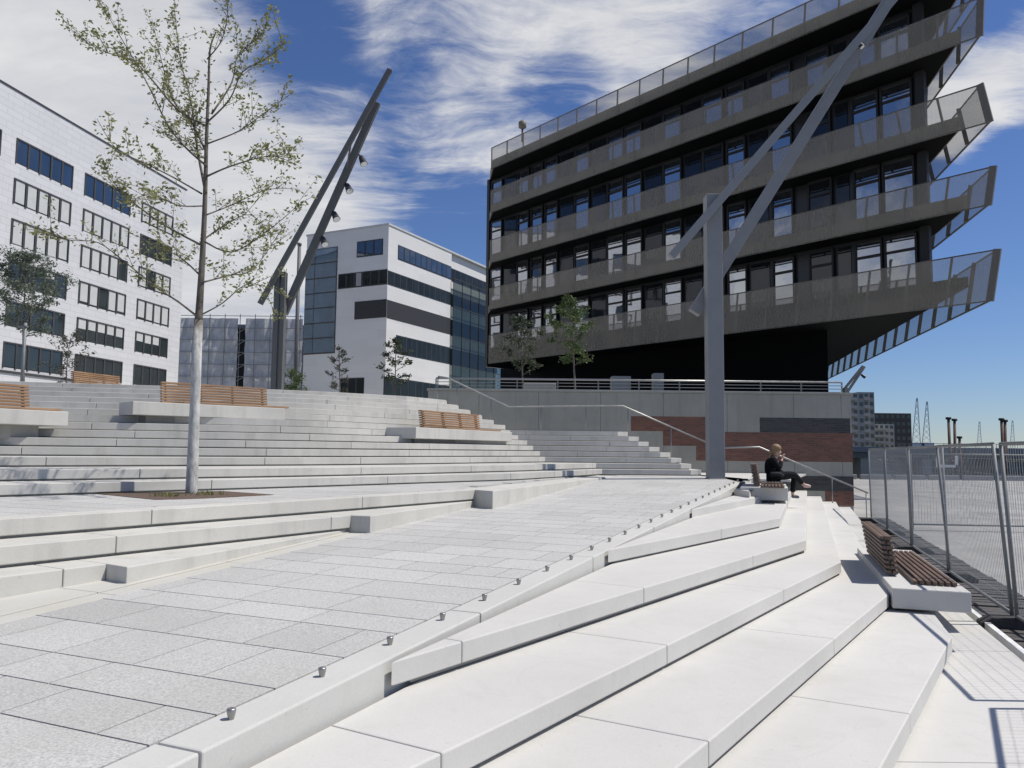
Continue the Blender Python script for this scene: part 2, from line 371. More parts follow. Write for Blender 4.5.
# ================================================================ TERRACE FRAME
U = hd(23.6); V = Vector((U.y, -U.x, 0))                # along the ramp, and to its right
SL = 0.032; A0 = 2.81; Z0 = 0.80; AEND = 20.15
LA = Z0+SL*(AEND-A0)                                     # plaza level, about 1.355
def rz(x, y):
    a = x*U.x+y*U.y; return Z0+SL*(min(a, AEND)-A0)
def ab(a, b): return (U*a+V*b)
KB = -2.42                                               # right face of the ramp kerb
def gb(a): return -5.24-(a-3.55)*0.064                   # gutter line
LV = [0.985, 0.828, 0.655, 0.493, 0.33]; FZ = 0.165
KS = 0.92

# ---------------------------------------------------------------- ground, water, banks
w = MB(); w.quad((-6000, -6000, -3.0), (6000, -6000, -3.0), (6000, 6000, -3.0), (-6000, 6000, -3.0)); struct(w, 'harbour_water', M['water'])
def edge(Y, off=0.0): return 5.57*0.92+off+(Y-9.6*0.92)*0.3307
q = MB(); q.prism([(-40, -30), (70, -30), (90, 62), (edge(62), 62), (edge(-5), -5), (-40, -5)], -3.2, 0.06); struct(q, 'quay_ground', M['asphalt'])
# quay path strip at the foot of the steps (pale concrete), with its slot and steel edge
qp = MB()
ys = [-4, 2.2, 4.9, 7.6, 10.6, 13.4, 16.2, 19.0, 21.8, 26.0]
for y0, y1 in zip(ys, ys[1:]):
    qp.prism([(-6, y0+0.004), (edge(y0), y0+0.004), (edge(y1), y1-0.004), (-6, y1-0.004)], -0.30, FZ)
struct(qp, 'quay_path', M['tread'], 0.004)
se = MB()
se.prism([(edge(-4, .075), -4), (edge(-4, .135), -4), (edge(26, .135), 26), (edge(26, .075), 26)], -0.25, FZ+0.012); struct(se, 'steel_kerb_edge', M['white'])
sg = MB(); sg.prism([(edge(-4, -0.2), -4), (edge(-4, .074), -4), (edge(26, .074), 26), (edge(26, -0.2), 26)], -0.31, FZ-0.09); struct(sg, 'drain_slot_kerb', M['dark'])
dk = MB()
y = -3.0
while y < 24:
    d = 0.145; T = Vector((0.3162, 0.9487)); N = Vector((0.9487, -0.3162))
    p = Vector((edge(y, 0.14), y)); a = p; b = p+N*0.95; c = b+T*d; e = a+T*d
    h = random.uniform(-0.012, 0.012)
    dk.prism([tuple(a), tuple(b), tuple(c), tuple(e)], 0.0, FZ-0.055+h); y += 0.168*0.9487
struct(dk, 'boardwalk_ground', M['deck'])

# upper plateau behind the stairs, and the promenade behind the retaining wall
ZT = 1.356+0.155*14                                      # 3.526 top of the wide stairs
ZP = 3.90
WY = 25.0
pl = MB(); pl.prism([(-60, 12), (-19, 17.6), (-12.5, 19.6), (-6.6, 21.4), (-3.0, 23.6), (-2.2, 25.02), (-2.2, 60), (-10, 400), (-400, 400), (-400, -20), (-60, -20)], -3.1, ZT-0.004); struct(pl, 'upper_terrace_ground', M['pave'])
pr = MB(); pr.prism([(-2.2, WY+0.32), (10.66, WY+0.32), (29, 90), (29, 110), (-40, 110), (-12, 61), (-2.2, 40)], -3.1, ZP-0.06); struct(pr, 'promenade_ground', M['pave'])

# ---------------------------------------------------------------- ramp paving: every slab a piece with an open joint
def slabs(name, rows, bfun0, bfun1, frame, zf, tones, inside=None, trim=None):
    mb = MB(); cols = []
    for a0, a1 in rows:
        am = (a0+a1)/2; b = bfun0(am)+0.0; bend = bfun1(am); first = True
        while b < bend-0.02:
            wdt = random.choice((0.36, 0.5, 0.62, 0.62, 0.8, 1.0))*(random.uniform(0.4, 1) if first else 1); first = False
            b1 = min(b+wdt, bend)
            if bend-b1 < 0.15: b1 = bend
            g = 0.0055
            pts = [frame(a0+g, max(b, bfun0(a0)) + g), frame(a0+g, b1-g), frame(a1-g, b1-g), frame(a1-g, max(b, bfun0(a1)) + g)]
            if inside is None or inside(sum((Vector(p[:2]) for p in pts), Vector((0, 0)))/4):
                nf = len(mb.f); pg = [(p[0], p[1]) for p in pts]
                if trim and am < AEND: pg = clip(pg, *trim)
                b_ = b; b = b1
                if len(pg) < 3: continue
                b = b_
                mb.prism(pg, lambda x, y: zf(x, y)-0.05, lambda x, y: zf(x, y))
                t = random.choice(tones)*random.uniform(0.975, 1.025)
                if random.random() < 0.04: t *= 0.91
                cols += [t]*(len(mb.f)-nf)
            b = b1
    o = mb.build(name, M['slab']); o['kind'] = 'structure'
    at = o.data.color_attributes.new('tone', 'FLOAT_COLOR', 'CORNER')
    for p in o.data.polygons:
        for li in p.loop_indices: at.data[li].color = (cols[p.index]*1.02, cols[p.index]*1.01, cols[p.index]*0.965, 1)
    return o
rows = []; a = -2.0
known = [2.02, 2.46, 2.83, 3.22, 3.79, 4.35]
while a < AEND:
    if 1.4 < a < 4.3:
        nx = min([k for k in known if k > a+0.05]); rows.append((a, nx)); a = nx; continue
    st = random.choice((0.37, 0.42, 0.5, 0.56)); nx = a+st
    if a < 1.4 and nx > 1.4: nx = 2.02
    rows.append((a, min(nx, AEND))); a = nx
slabs('ramp_pavement', rows, lambda a: gb(a)+0.02, lambda a: -2.665, lambda a, b: ab(a, b), rz, (0.495, 0.51, 0.52, 0.53, 0.485))
rb = MB(); rb.prism([tuple(ab(-3, gb(-3)-0.9)[:2]), tuple(ab(-3, -2.45)[:2]), tuple(ab(AEND, -2.45)[:2]), tuple(ab(AEND, gb(AEND)-0.9)[:2])], -0.3, lambda x, y: rz(x, y)-0.022); struct(rb, 'ramp_ground', M['core'])
# gutter strip along the left edge of the ramp
gt = MB(); aa = -3.0
while aa < AEND-0.5:
    a1 = min(aa+1.5, AEND-0.3)
    poly = [tuple(ab(aa+.003, gb(aa)-0.85)[:2]), tuple(ab(aa+.003, gb(aa)-0.20)[:2]), tuple(ab(a1-.003, gb(a1)-0.20)[:2]), tuple(ab(a1-.003, gb(a1)-0.85)[:2])]
    gt.prism(poly, lambda x, y: rz(x, y)-0.06, lambda x, y: rz(x, y)-0.001)
    poly = [tuple(ab(aa+.003, gb(aa)-0.185)[:2]), tuple(ab(aa+.003, gb(aa)+0.008)[:2]), tuple(ab(a1-.003, gb(a1)+0.008)[:2]), tuple(ab(a1-.003, gb(a1)-0.185)[:2])]
    gt.prism(poly, lambda x, y: rz(x, y)-0.06, lambda x, y: rz(x, y)-0.006); aa = a1
struct(gt, 'gutter_path', M['gutter'], 0.004)
# kerb, in 2.55 m lengths
kb = MB(); aa = 2.49-2.55*2
while aa < AEND+0.3:
    a1 = min(aa+2.55, AEND+0.35); g = 0.006
    poly = [tuple(ab(aa+g, -2.66)[:2]), tuple(ab(aa+g, KB)[:2]), tuple(ab(a1-g, KB)[:2]), tuple(ab(a1-g, -2.66)[:2])]
    kb.prism(poly, -0.3, lambda x, y: rz(x, y)+0.002); aa = a1
struct(kb, 'ramp_kerb', M['kerb'], 0.010)

# ---------------------------------------------------------------- plaza strip between low steps and wide stairs (slabs)
PA = Vector((-4.447, 6.959, 0)); u31 = atz(475, 489.8, LA)-PA; u31.z = 0; u31.normalize(); n31 = Vector((u31.y, -u31.x, 0))
def la(s, back): return PA+u31*s-n31*back
def A_line_end(): return (Vector((-0.578, 12.823, 0))-PA).dot(u31)
plz = MB()
G_end = ab(AEND, gb(AEND)-0.25); K_end = ab(AEND, -2.45); AE = A_line_end()
def t2(p): return (p[0], p[1])
plz.prism([t2(la(-9, 0.2)), t2(la(AE, 0.2)), t2(la(AE, 9)), t2(la(-9, 9))], -0.3, LA-0.010)
plz.prism([t2(la(AE-0.1, 0.2)), t2(ab(12.4, gb(12.4)-0.35)), t2(G_end), (-2.0, 24.9), t2(la(AE-0.1, 9))], -0.3, LA-0.013)
plz.prism([t2(G_end), t2(K_end), (6.2, 19.6), (7.2, 24.9), (-2.0, 24.9)], -0.3, LA-0.016)
struct(plz, 'plaza_ground', M['pave'])
def in_plaza(p):
    a = p.x*U.x+p.y*U.y; b = p.x*V.x+p.y*V.y
    if a < AEND+0.15 and b > gb(a)-0.42: return False
    if (Vector((p.x, p.y, 0))-PA).dot(n31) > -0.05: return a > AEND
    return p.x < 6.1+(p.y-19.2)*0.2
prow = []; a = 2.0
while a < 27: st = random.choice((0.37, 0.45, 0.56)); prow.append((a, a+st)); a += st
slabs('plaza_pavement', prow, lambda a: -11.0, lambda a: -1.5 if a > AEND else gb(a)-0.3, lambda a, b: ab(a, b), lambda x, y: LA, (0.49, 0.505, 0.52, 0.48), in_plaza, ((PA.x-n31.x*0.345, PA.y-n31.y*0.345), (-n31.x, -n31.y)))

# ---------------------------------------------------------------- low steps on the left of the ramp
ls = thing('low_steps', 'three low pale concrete steps beside the stained gutter, left of the paved ramp', 'steps', (-4.4, 7.0, 0.8))
def jcut(pts, z, px):
    Ls = plen(pts); out = []
    for x, y in px:
        p = atz(x, y, z); best = None
        for i in range(len(pts)-1):
            A = Vector(pts[i][:2]); B = Vector(pts[i+1][:2]); e = (B-A); t = (Vector(p[:2])-A).dot(e)/e.length_squared
            d = (A+e*max(0, min(1, t))-Vector(p[:2])).length
            if best is None or d < best[0]: best = (d, Ls[i]+t*e.length)
        out.append(best[1])
    return out
low = [('A', LA, LA-0.176, (-4.447, 6.959), (475, 489.8), (492.8, 491.0), [(156, 510), (350, 496)], 0.33),
       ('B', 1.178, 1.0, (-4.131, 6.487), (351, 515.3), (370.4, 516), [(115, 536), (331, 517)], 1.1),
       ('C', 1.0, 0.80, (-3.871, 6.102), (106.4, 563.8), (127, 567), [(63, 569)], 1.1)]
for k, zt, zb, st, e1, e2, jl, D in low:
    P0 = Vector(st); P1 = Vector(atz(*e1, zt)[:2]); P2 = Vector(atz(*e2, zt)[:2]); d = (P1-P0).normalized()
    far = P0-d*6.5; pts = [tuple(far), tuple(P1)]
    mb = MB(); co = MB()
    course(mb, co, pts, D, zb, zt, jcut(pts, zt, jl)+[3.2, 0.4])
    # wedge that runs on along the gutter until the ramp has risen to its level
    n = Vector((-d.y, d.x)); a2 = P2.x*U.x+P2.y*U.y; off2 = (P2.x*V.x+P2.y*V.y)-gb(a2)
    aE = A0+(zt-Z0)/SL+0.4
    Ge = ab(aE, gb(aE)+off2); Gb = Vector(Ge[:2])+n*0.5; Pb = P1+n*D
    e = 0.004*d
    mb.prism([tuple(P1+e), tuple(P2), tuple(Ge[:2]), tuple(Gb), tuple(Pb+e)], zb-0.12, zt)
    mb.build('step', M['lowstep'], ls, bevel=0.008)
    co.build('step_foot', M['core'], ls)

# ---------------------------------------------------------------- wide stairs (14 risers), fanning out to the left
ws = thing('wide_staircase', 'wide fanned flight of grey concrete steps rising behind the tree to the upper terrace', 'staircase', (-4.0, 13.0, LA))
c0 = [9.8, 10.6, 11.9, 12.9, 13.4, 13.9, 14.4, 14.9, 15.5, 16.1, 16.8, 17.5, 18.2, 18.9]
c276 = [12.6, 13.1, 14.6, 15.05, 15.45, 15.9, 16.35, 16.8, 17.3, 17.8, 18.4, 19.1, 19.9, 20.8]
c406 = [14.6, 15.2, 17.0, 17.5, 17.9, 18.4, 19.0, 19.6, 20.1, 20.5, 21.0, 21.6, 22.2, 22.9]
kx = [602, 596, 545, 540, 533, 527, 518, 510]
zx = [703, 693, 683, 672, 661, 650, 640, 629]
RS = 0.155
def colpt(px, Y):
    d = ray(px, 440); return (d.x/d.y*Y, Y)
FR = []
for i in range(14):
    p0 = colpt(0, c0[i]); p1 = colpt(276, c276[i]); p2 = colpt(406, c406[i])
    pl_ = (p0[0]*2.1-p1[0]*1.1, p0[1]*2.1-p1[1]*1.1)
    if i < 8:
        Yk = 21.5+0.35*i; Yr = 21.6+0.36*i; K = colpt(kx[i], Yk); xr = colpt(zx[i], Yr)[0]
        pts = [pl_, p0, p1, p2]
        if i < 2: pts.append(colpt(517, (17.0, 18.1)[i]))
        pts += [K, (xr-0.34, Yr), (xr, Yr+0.24), (xr, WY+0.1)]
    else:
        Yr = 24.0+0.1*(i-8); xr = colpt(505-12*(i-8), Yr)[0]
        pts = [pl_, p0, p1, p2, (xr, Yr), (xr, WY+0.1)]
    FR.append(pts)
def smooth(P, k=10):
    Q = []
    for i in range(len(P)-1):
        if i >= 3: Q.append(P[i]); continue
        p0, p1, p2, p3 = (Vector(P[max(i-1, 0)]), Vector(P[i]), Vector(P[i+1]), Vector(P[min(i+2, len(P)-1)]))
        if i+2 > 3: p3 = p2+(p2-p1)*0.8
        for j in range(k):
            t = j/k; q = 0.5*((2*p1)+(p2-p0)*t+(2*p0-5*p1+4*p2-p3)*t*t+(3*p1-p0-3*p2+p3)*t**3); Q.append((q.x, q.y))
    Q.append(P[-1]); return Q
FR = [smooth(p) for p in FR]
jr = random.Random(3)
for i, pts in enumerate(FR):
    z0 = 1.356+RS*i; z1 = z0+RS; mb = MB(); co = MB(); tot = plen(pts)[-1]
    cuts = []; s = jr.uniform(0.3, 3.0)
    while s < tot: cuts.append(s); s += jr.uniform(2.0, 4.2)
    course(mb, co, pts, 2.9 if i < 4 else 1.5, z0, z1, cuts, gap=0.009, recess=0.022, inset=0.05)
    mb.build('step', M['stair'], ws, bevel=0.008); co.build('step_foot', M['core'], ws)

# ---------------------------------------------------------------- seating terrace on the right of the ramp
st_ = thing('seating_terrace', 'broad pale precast seating steps fanning down from the studded kerb to the quay path', 'terrace steps', (2.0, 8.0, 0))
s35 = hd(35.2); KL = (tuple(ab(0, KB+0.035)[:2]), (V.x, V.y))
tdir = Vector((0.35, 0.937, 0))
def tline(p, Y): return (p[0]+(Y-p[1])*0.374, Y)
terr = []
def nose(px, z): return tuple(atz(*px, z)[:2])
# (level, nosing points, joints)
L_2 = [nose((740, 490), 1.235), (4.72, 15.75), tline((4.72, 15.75), 25.1)]
L_1 = [nose((693.75, 509), 1.11), nose((762, 496.4), 1.11), tline(nose((762, 496.4), 1.11), 25.1)]
L0 = [nose((611.7, 549.1), LV[0]), nose((779.9, 517.9), LV[0]), tline(nose((779.9, 517.9), LV[0]), 25.1)]
L1 = [nose((383, 664.5), LV[1]), nose((806, 540), LV[1]), tline(nose((806, 540), LV[1]), 25.1)]
L2 = [nose((410.4, 768), LV[2]), nose((841, 561.8), LV[2]), tline(nose((841, 561.8), LV[2]), 25.1)]
L3 = [nose((708.8, 741), LV[3]), nose((889, 594), LV[3]), tline(nose((889, 594), LV[3]), 25.1)]
L4 = [nose((910, 713.7), LV[4]), nose((952, 636.6), LV[4]), tline(nose((952, 636.6), LV[4]), 25.1)]
lv = [(1.235, L_2, [], 0.8), (1.11, L_1, [], 1.0), (LV[0], L0, [(719, 528.6)], 1.4), (LV[1], L1, [(640, 587.2), (746.5, 555)], 1.2), (LV[2], L2, [(666, 644.8), (782, 589)], 1.2), (LV[3], L3, [(708.8, 741), (831.9, 638.5)], 1.2), (LV[4], L4, [(910, 713.7)], 1.2)]
for z, pts, jl, D in lv:
    d = (Vector(pts[1])-Vector(pts[0])).normalized(); ext = 9.0 if z < 1.06 else 1.0
    P = [tuple(Vector(pts[0])-d*ext)]+[pts[1], pts[2]]
    cu = jcut(P, z, jl); L = plen(P)
    if z < 0.9:
        s = min(cu)-2.45
        while s > 0: cu.append(s); s -= 2.45
    s = L[1]+2.3
    while s < L[2]-0.5: cu.append(s); s += 2.45
    mb = MB(); co = MB()
    cl = [KL, ((0, -2.2), (0, 1))]
    course(mb, co, P, D, z-0.163, z, cu, cl, gap=0.006, recess=0.028, inset=0.045)
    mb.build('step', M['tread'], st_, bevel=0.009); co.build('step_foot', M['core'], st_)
# landing edge next to the column
ld = MB(); ld.prism([tuple(ab(AEND-2.2, KB+0.02)[:2]), (5.35, 18.0), (7.6, 24.95), (5.0, 24.95), tuple(ab(AEND, KB+0.02)[:2])], -0.2, LA+0.001); ld.build('landing', M['tread'], st_, bevel=0.008)

# ---------------------------------------------------------------- studs on the kerb
ORD = ['first', 'second', 'third', 'fourth', 'fifth', 'sixth', 'seventh', 'eighth', 'ninth', 'tenth', 'eleventh', 'twelfth', 'thirteenth', 'fourteenth', 'fifteenth', 'sixteenth', 'seventeenth', 'eighteenth', 'nineteenth', 'twentieth', 'twenty-first', 'twenty-second', 'twenty-third', 'twenty-fourth', 'twenty-fifth', 'twenty-sixth']
sm = MB(); sm.lathe((0, 0, 0), [(0.013, -0.01), (0.014, 0.006), (0.019, 0.026), (0.021, 0.040), (0.019, 0.046), (0.010, 0.048), (0.006, 0.044)], 14)
stud0 = sm.build('kerb_stud', M['steel'])
for k in range(26):
    o = stud0 if k == 0 else stud0.copy()
    if k: COL.objects.link(o)
    p = ab(A0+0.648*k, -2.565); o.location = (p.x, p.y, rz(p.x, p.y)+0.003)
    tag(o, 'small steel stud on the ramp kerb, %s in the row counting from the near end' % ORD[k], 'stud', 'steel studs in a row along the ramp kerb')

# ================================================================ BENCHES
def bench(label, loc, rot, L, plW, plH, plZ, backL, back0, seatW=0.50, wood='wood', foot=True, bshift=0.0):
    """local x along the bench, -y to the sitter's front; loc = near end of plinth on its centre line"""
    b = thing('slatted_bench', label, 'bench', loc, rot, 'slatted wooden benches on concrete plinths', local=True)
    mb = MB(); mb.box(0, L, -plW/2, plW/2, plZ, plZ+plH); mb.build('plinth', M['tread'] if wood == 'woodshade' else M['stair'], b, bevel=0.012)
    if foot:
        f = MB(); f.box(0.35, L-0.35, -plW/2+0.28, plW/2-0.05, -0.1, plZ+0.01); f.build('plinth_foot', M['core'], b)
    zt = plZ+plH; x0 = back0; x1 = back0+backL
    s = MB(); yy = -plW/2+0.07
    ns = 7; w = (seatW-0.008*ns)/ns
    for k in range(ns):
        s.box(x0-0.55 if wood == 'woodshade' else x0+0.25, x1+0.25, yy, yy+w-0.014, zt+0.008, zt+0.045); yy += w+0.008
    s.build('seat', M[wood], b, bevel=0.004)
    k_ = MB(); nb = 8; y0 = -plW/2+0.07+seatW+0.01+bshift
    for k in range(nb):
        zz = zt+0.03+k*0.056; lean = 0.009*k
        k_.box(x0, x1, y0+lean, y0+lean+0.055+0.018*(k % 2), zz, zz+0.040)
        k_.box(x0+0.01, x1-0.01, y0+lean+0.075, y0+lean+0.125, zz+0.004, zz+0.038)
    k_.build('backrest', M[wood], b, bevel=0.004)
    for t in (0.04, 0.36, 0.66, 0.96):
        br = MB(); xx = x0+(x1-x0)*t; br.beam((xx, y0+0.05, zt), (xx, y0+0.05+0.009*nb, zt+0.03+nb*0.056-0.03), 0.012, 0.085, (0, 1, 0)); br.build('bracket', M['galv'], b)
    return b
# bench by the fence
bench('dark slatted bench on a pale plinth beside the mesh fence, seen from behind its backrest', (4.43, 8.46, FZ), R(90-18.4), 3.75, 0.75, 0.216, 0.198, 2.15, 0.84, seatW=0.45, wood='woodshade', bshift=0.04)
PB = Vector((5.12, 16.1, LV[0]))
bench('short slatted bench with the seated person on it, near the tall grey mast', tuple(PB), R(90-18), 2.1, 0.92, 0.255, 0.06, 1.55, 0.22, seatW=0.46, wood='woodshade')
def fbench(label, pxl, pxr, Yl, Yr, zt, bl, b0, plW=0.95):
    a = aty(*pxl, Yl); c = aty(*pxr, Yr); d = Vector((c.x-a.x, c.y-a.y)); ang = math.atan2(d.y, d.x)
    plH = 0.26
    n = Vector((-math.sin(ang), math.cos(ang)))
    p = Vector((a.x, a.y))+n*plW/2
    return bench(label, (p.x, p.y, zt-0.40), ang, d.length, plW, plH, 0.14, bl, b0)
fbench('long slatted bench on the stairs straight behind the tree trunk', (133, 400), (285, 413), 15.1, 17.3, 2.86, 2.3, 0.75, 0.78)
fbench('slatted bench on the stairs nearest the concrete retaining wall', (416, 428), (512, 438), 18.1, 22.2, 2.50, 2.75, 1.15, 0.85)
fbench('slatted bench cut by the picture edge at far left on the stairs', (-110, 408), (68, 425), 11.6, 14.1, 2.60, 2.2, 0.25)
fbench('small slatted bench up on the terrace below the white office windows', (82, 388), (150, 392), 22.6, 25.2, 3.72, 1.8, 0.3)

# ================================================================ RETAINING WALL
X0 = aty(428, 391, WY).x; X1 = aty(851, 391, WY).x; ZW = ZP
rw = thing('retaining_wall', 'long grey concrete retaining wall with inset bands of red and black brick', 'wall', ((X0+X1)/2, WY+0.15, 0))
cb = MB(); jx = [X0]+[aty(p, 400, WY).x for p in (479, 538.6, 600.5, 663.4, 727, 793.4, 841)]+[X1]
for a, b in zip(jx, jx[1:]): cb.box(a+0.006, b-0.006, WY, WY+0.3, -0.6, ZW-0.05)
cb.build('concrete_panels', M['wallc'], rw, bevel=0.006)
cp = MB(); cp.box(X0-0.03, X1+0.04, WY-0.04, WY+0.36, ZW-0.046, ZW+0.02); cp.build('coping', M['wallc'], rw, bevel=0.005)
cc = MB(); cc.box(X0+0.02, X1-0.02, WY+0.02, WY+0.28, -0.6, ZW-0.06); cc.build('wall_core', M['core'], rw)
def zrow(y): return aty(740, y, WY).z
rowz = [zrow(q) for q in (417.2, 432, 446.4, 461, 475.2, 490, 504.6)]
def xw(p): return aty(p, 440, WY).x
for mat, p0, p1, i0, i1 in (('brick', 631, 706, 0, 1), ('brickdark', 760, 850.5, 0, 1), ('brick', 663, 853, 1, 2), ('brick', 696, 853, 2, 3), ('brickdark', 795, 853, 4, 5), ('brick', 824, 853, 5, 6)):
    m_ = MB(); m_.box(xw(p0), min(xw(p1), X1+0.004), WY-0.006-0.001*i0, WY+0.2, rowz[i1], rowz[i0]-0.003); m_.build('brick_band', M[mat], rw)

# railing on top of the wall
RY = WY+1.5; gz = ZP-0.06
gr = thing('guard_railing', 'low horizontal steel railing with thin bars along the top of the retaining wall', 'railing', (4, RY, gz))
xa = aty(436, 380, RY).x; xb = aty(842, 380, RY).x; ztop = aty(640, 380.3, RY).z
tp = MB(); tp.tube([(xa, RY, ztop), (xb, RY, ztop)], 0.032, 8); tp.build('top_rail', M['steel'], gr)
for k in (0.12, 0.23, 0.34):
    r_ = MB(); r_.tube([(xa, RY, ztop-k), (xb, RY, ztop-k)], 0.013, 6); r_.build('rail', M['steel'], gr)
n = 11
for k in range(n):
    x = xa+(xb-xa)*k/(n-1); p_ = MB(); p_.beam((x, RY+0.03, gz), (x, RY+0.03, ztop-0.01), 0.045, 0.02); p_.build('post', M['galv'], gr)
# handrails
def handrail(label, path, posts, r=0.026):
    P = [Vector(q) for q in path]; h = thing('handrail', label, 'handrail', tuple(P[len(P)//2][:2])+(posts[0][3] if len(posts[0]) > 3 else 1.4,), 0, 'steel handrails along the retaining wall')
    m_ = MB(); m_.tube(P, r, 10); m_.build('rail', M['steel'], h)
    for x, y, z1, z0 in posts:
        q = MB(); q.tube([(x, y, z0), (x, y, z1)], 0.017, 8); q.build('post', M['steel'], h)
HY = 24.55
def hp(px, py, Y=HY): return aty(px, py, Y)
def post(px, pt, pb, Y=HY):
    a = aty(px, pt, Y); b = aty(px, pb, Y); return (a.x, a.y, a.z, b.z-0.05)
handrail('steel handrail bending down beside the stairs from the upper terrace to the tall mast', [hp(438, 376.5), hp(448, 378), hp(509, 407), hp(612, 405.8), hp(623, 406), hp(709, 443.5)],
         [post(438, 377, 404), post(457, 382, 408), post(491, 398, 425), post(586, 406, 431), post(628, 408, 434), post(671, 428, 458), post(541, 406.5, 432)])
HY2 = 24.3
handrail('steel handrail descending past the seated person down to the quay', [hp(716, 448, HY2), hp(759, 447, HY2), hp(868, 493, HY2)],
         [post(724, 448, 476, HY2), post(832, 478, 512, HY2), post(866, 492, 520, HY2)])

# ================================================================ MASTS
def spot(mb1, mb2, p, d, s=1.0):
    p = Vector(p); d = Vector(d).normalized()
    mb1.lathe(p, [(0.05*s, 0), (0.10*s, 0.05*s), (0.13*s, 0.2*s), (0.15*s, 0.42*s), (0.165*s, 0.46*s)], 14, d)
    mb2.lathe(p+d*0.462*s, [(0.15*s, 0), (0.14*s, 0.012*s)], 14, d)
def mast(label, base, wid, ztop, A, B, wa, wb, mat, lamps, double=False):
    b = Vector(base); t = thing('lighting_mast', label, 'lamp mast', tuple(b), 0, 'raking lighting masts')
    c = MB()
    if double:
        c.box(b.x-wid/2, b.x-wid*0.03, b.y-0.16, b.y+0.16, b.z-0.2, ztop); c.box(b.x+wid*0.12, b.x+wid/2, b.y-0.16, b.y+0.16, b.z-0.2, ztop-0.05)
        c.box(b.x-wid*0.05, b.x+wid*0.14, b.y-0.1, b.y+0.1, b.z-0.2, ztop-0.4)
    else:
        c.box(b.x-wid/2, b.x+wid/2, b.y-wid/2, b.y+wid/2, b.z-0.2, ztop)
        c.box(b.x-wid/2-0.02, b.x+wid/2+0.02, b.y-wid/2-0.02, b.y+wid/2+0.02, b.z-0.01, b.z+0.012)
    c.build('column', mat, t, bevel=0.012)
    for (p, q), w_ in ((A, wa), (B, wb)):
        s = MB(); s.beam(p, q, w_, w_*0.8, (0, 1, 0)); s.build('strut', mat, t, bevel=0.008)
    ck = MB()
    for f in lamps[0]:
        pa = Vector(A[0]).lerp(Vector(A[1]), f[0]); pb_ = Vector(B[0]).lerp(Vector(B[1]), f[1]); ck.beam(pa, pb_, 0.06, 0.06)
    if ck.v: ck.build('cross_tie', mat, t)
    for p, d, s in lamps[1]:
        h = MB(); g = MB(); spot(h, g, p, d, s); h.beam(Vector(p)-Vector(d).normalized()*0.02, Vector(p)+Vector((-0.25*s, 0, 0.12*s)), 0.05*s)
        ho = h.build('spotlight', M['lampblack'], t); g.build('lens', M['lampglass'], ho)
    return t
# near mast
mY = 19.6; mb_ = aty(715.5, 477.6, mY); mtop = aty(711, 196, mY).z
A1 = (aty(671, 257, mY-0.32), aty(905, -14, mY-0.32)); A2 = (aty(694, 313, mY+0.34), aty(899, -16, mY+0.34))
mast('tall grey mast with two raking struts beside the paved ramp', (mb_.x, mb_.y, LA), 0.385, mtop, A1, A2, 0.20, 0.29, M['mast'],
     ([(0.78, 0.80)], [(aty(857, 42, mY), (0.5, -0.3, -0.8), 0.45)]))
# far mast on the upper terrace
fY = 31.0; fb = aty(277, 392, fY); ft = aty(277, 271, fY).z
B1 = (aty(260, 304, fY-0.3), aty(390, 69.5, fY-0.3)); B2 = (aty(284, 314, fY+0.32), aty(377, 103, fY+0.32))
lp = [(aty(360.5, 156, fY+0.3), (0.35, -0.25, -0.75), 0.95), (aty(346.5, 184, fY+0.3), (0.3, -0.3, -0.6), 0.95), (aty(333.5, 212, fY+0.3), (0.3, -0.3, -0.6), 0.95), (aty(322, 237, fY+0.3), (0.3, -0.3, -0.6), 0.95)]
mast('dark mast with two raking struts and spotlights, behind the far benches', (fb.x, fb.y, ZT), 0.44, ft, B1, B2, 0.20, 0.28, M['mastdark'], ([(0.70, 0.66)], lp), True)
# third mast seen under the overhang
tY = 58.0; C1 = (aty(842, 392, tY), aty(863, 366, tY)); C2 = (aty(846, 394, tY+.5), aty(864.5, 366.5, tY+.5)); tb = aty(846, 392, tY)
mast('distant pair of grey struts with a spotlight below the overhanging prow', (tb.x, tb.y, tb.z-1.5), 0.35, tb.z+0.3, C1, C2, 0.17, 0.17, M['mast'], ([], [(aty(861, 374.5, tY), (0.6, -0.2, -0.5), 0.8)]))

# ================================================================ FENCE PANELS
def fence_panel(label, p, q, lean=0.0, h=2.02, mesh=True, first=False):
    p = Vector(p); q = Vector(q); d = (q-p); L = d.length; d.normalize(); n = Vector((d.y, -d.x, 0)); ln = n*lean
    t = thing('site_fence', label, 'fence panel', tuple(p), 0, 'mobile mesh fence panels along the quay')
    z0 = p.z+0.10; z1 = p.z+h
    def W(s, z): return p+d*s+ln*((z-p.z)/h)+Vector((0, 0, z-p.z))
    f = MB()
    f.tube([W(0.03, p.z+0.02), W(0.03, z1)], 0.021, 8); f.tube([W(L-0.03, p.z+0.02), W(L-0.03, z1)], 0.021, 8)
    f.tube([W(0.03, z1), W(L-0.03, z1)], 0.021, 8); f.tube([W(0.03, z0+0.05), W(L-0.03, z0+0.05)], 0.021, 8)
    f.build('frame', M['galv'], t)
    g = MB(); ns = int(L/0.075)
    for k in range(1, ns):
        s = 0.03+(L-0.06)*k/ns; g.beam(W(s, z0+0.05), W(s, z1), 0.0033)
    for k in range(1, 11):
        z = z0+0.05+(z1-z0-0.05)*k/11; g.beam(W(0.03, z), W(L-0.03, z), 0.0022)
    g.build('wire_mesh', M['wire'], t)
    return t
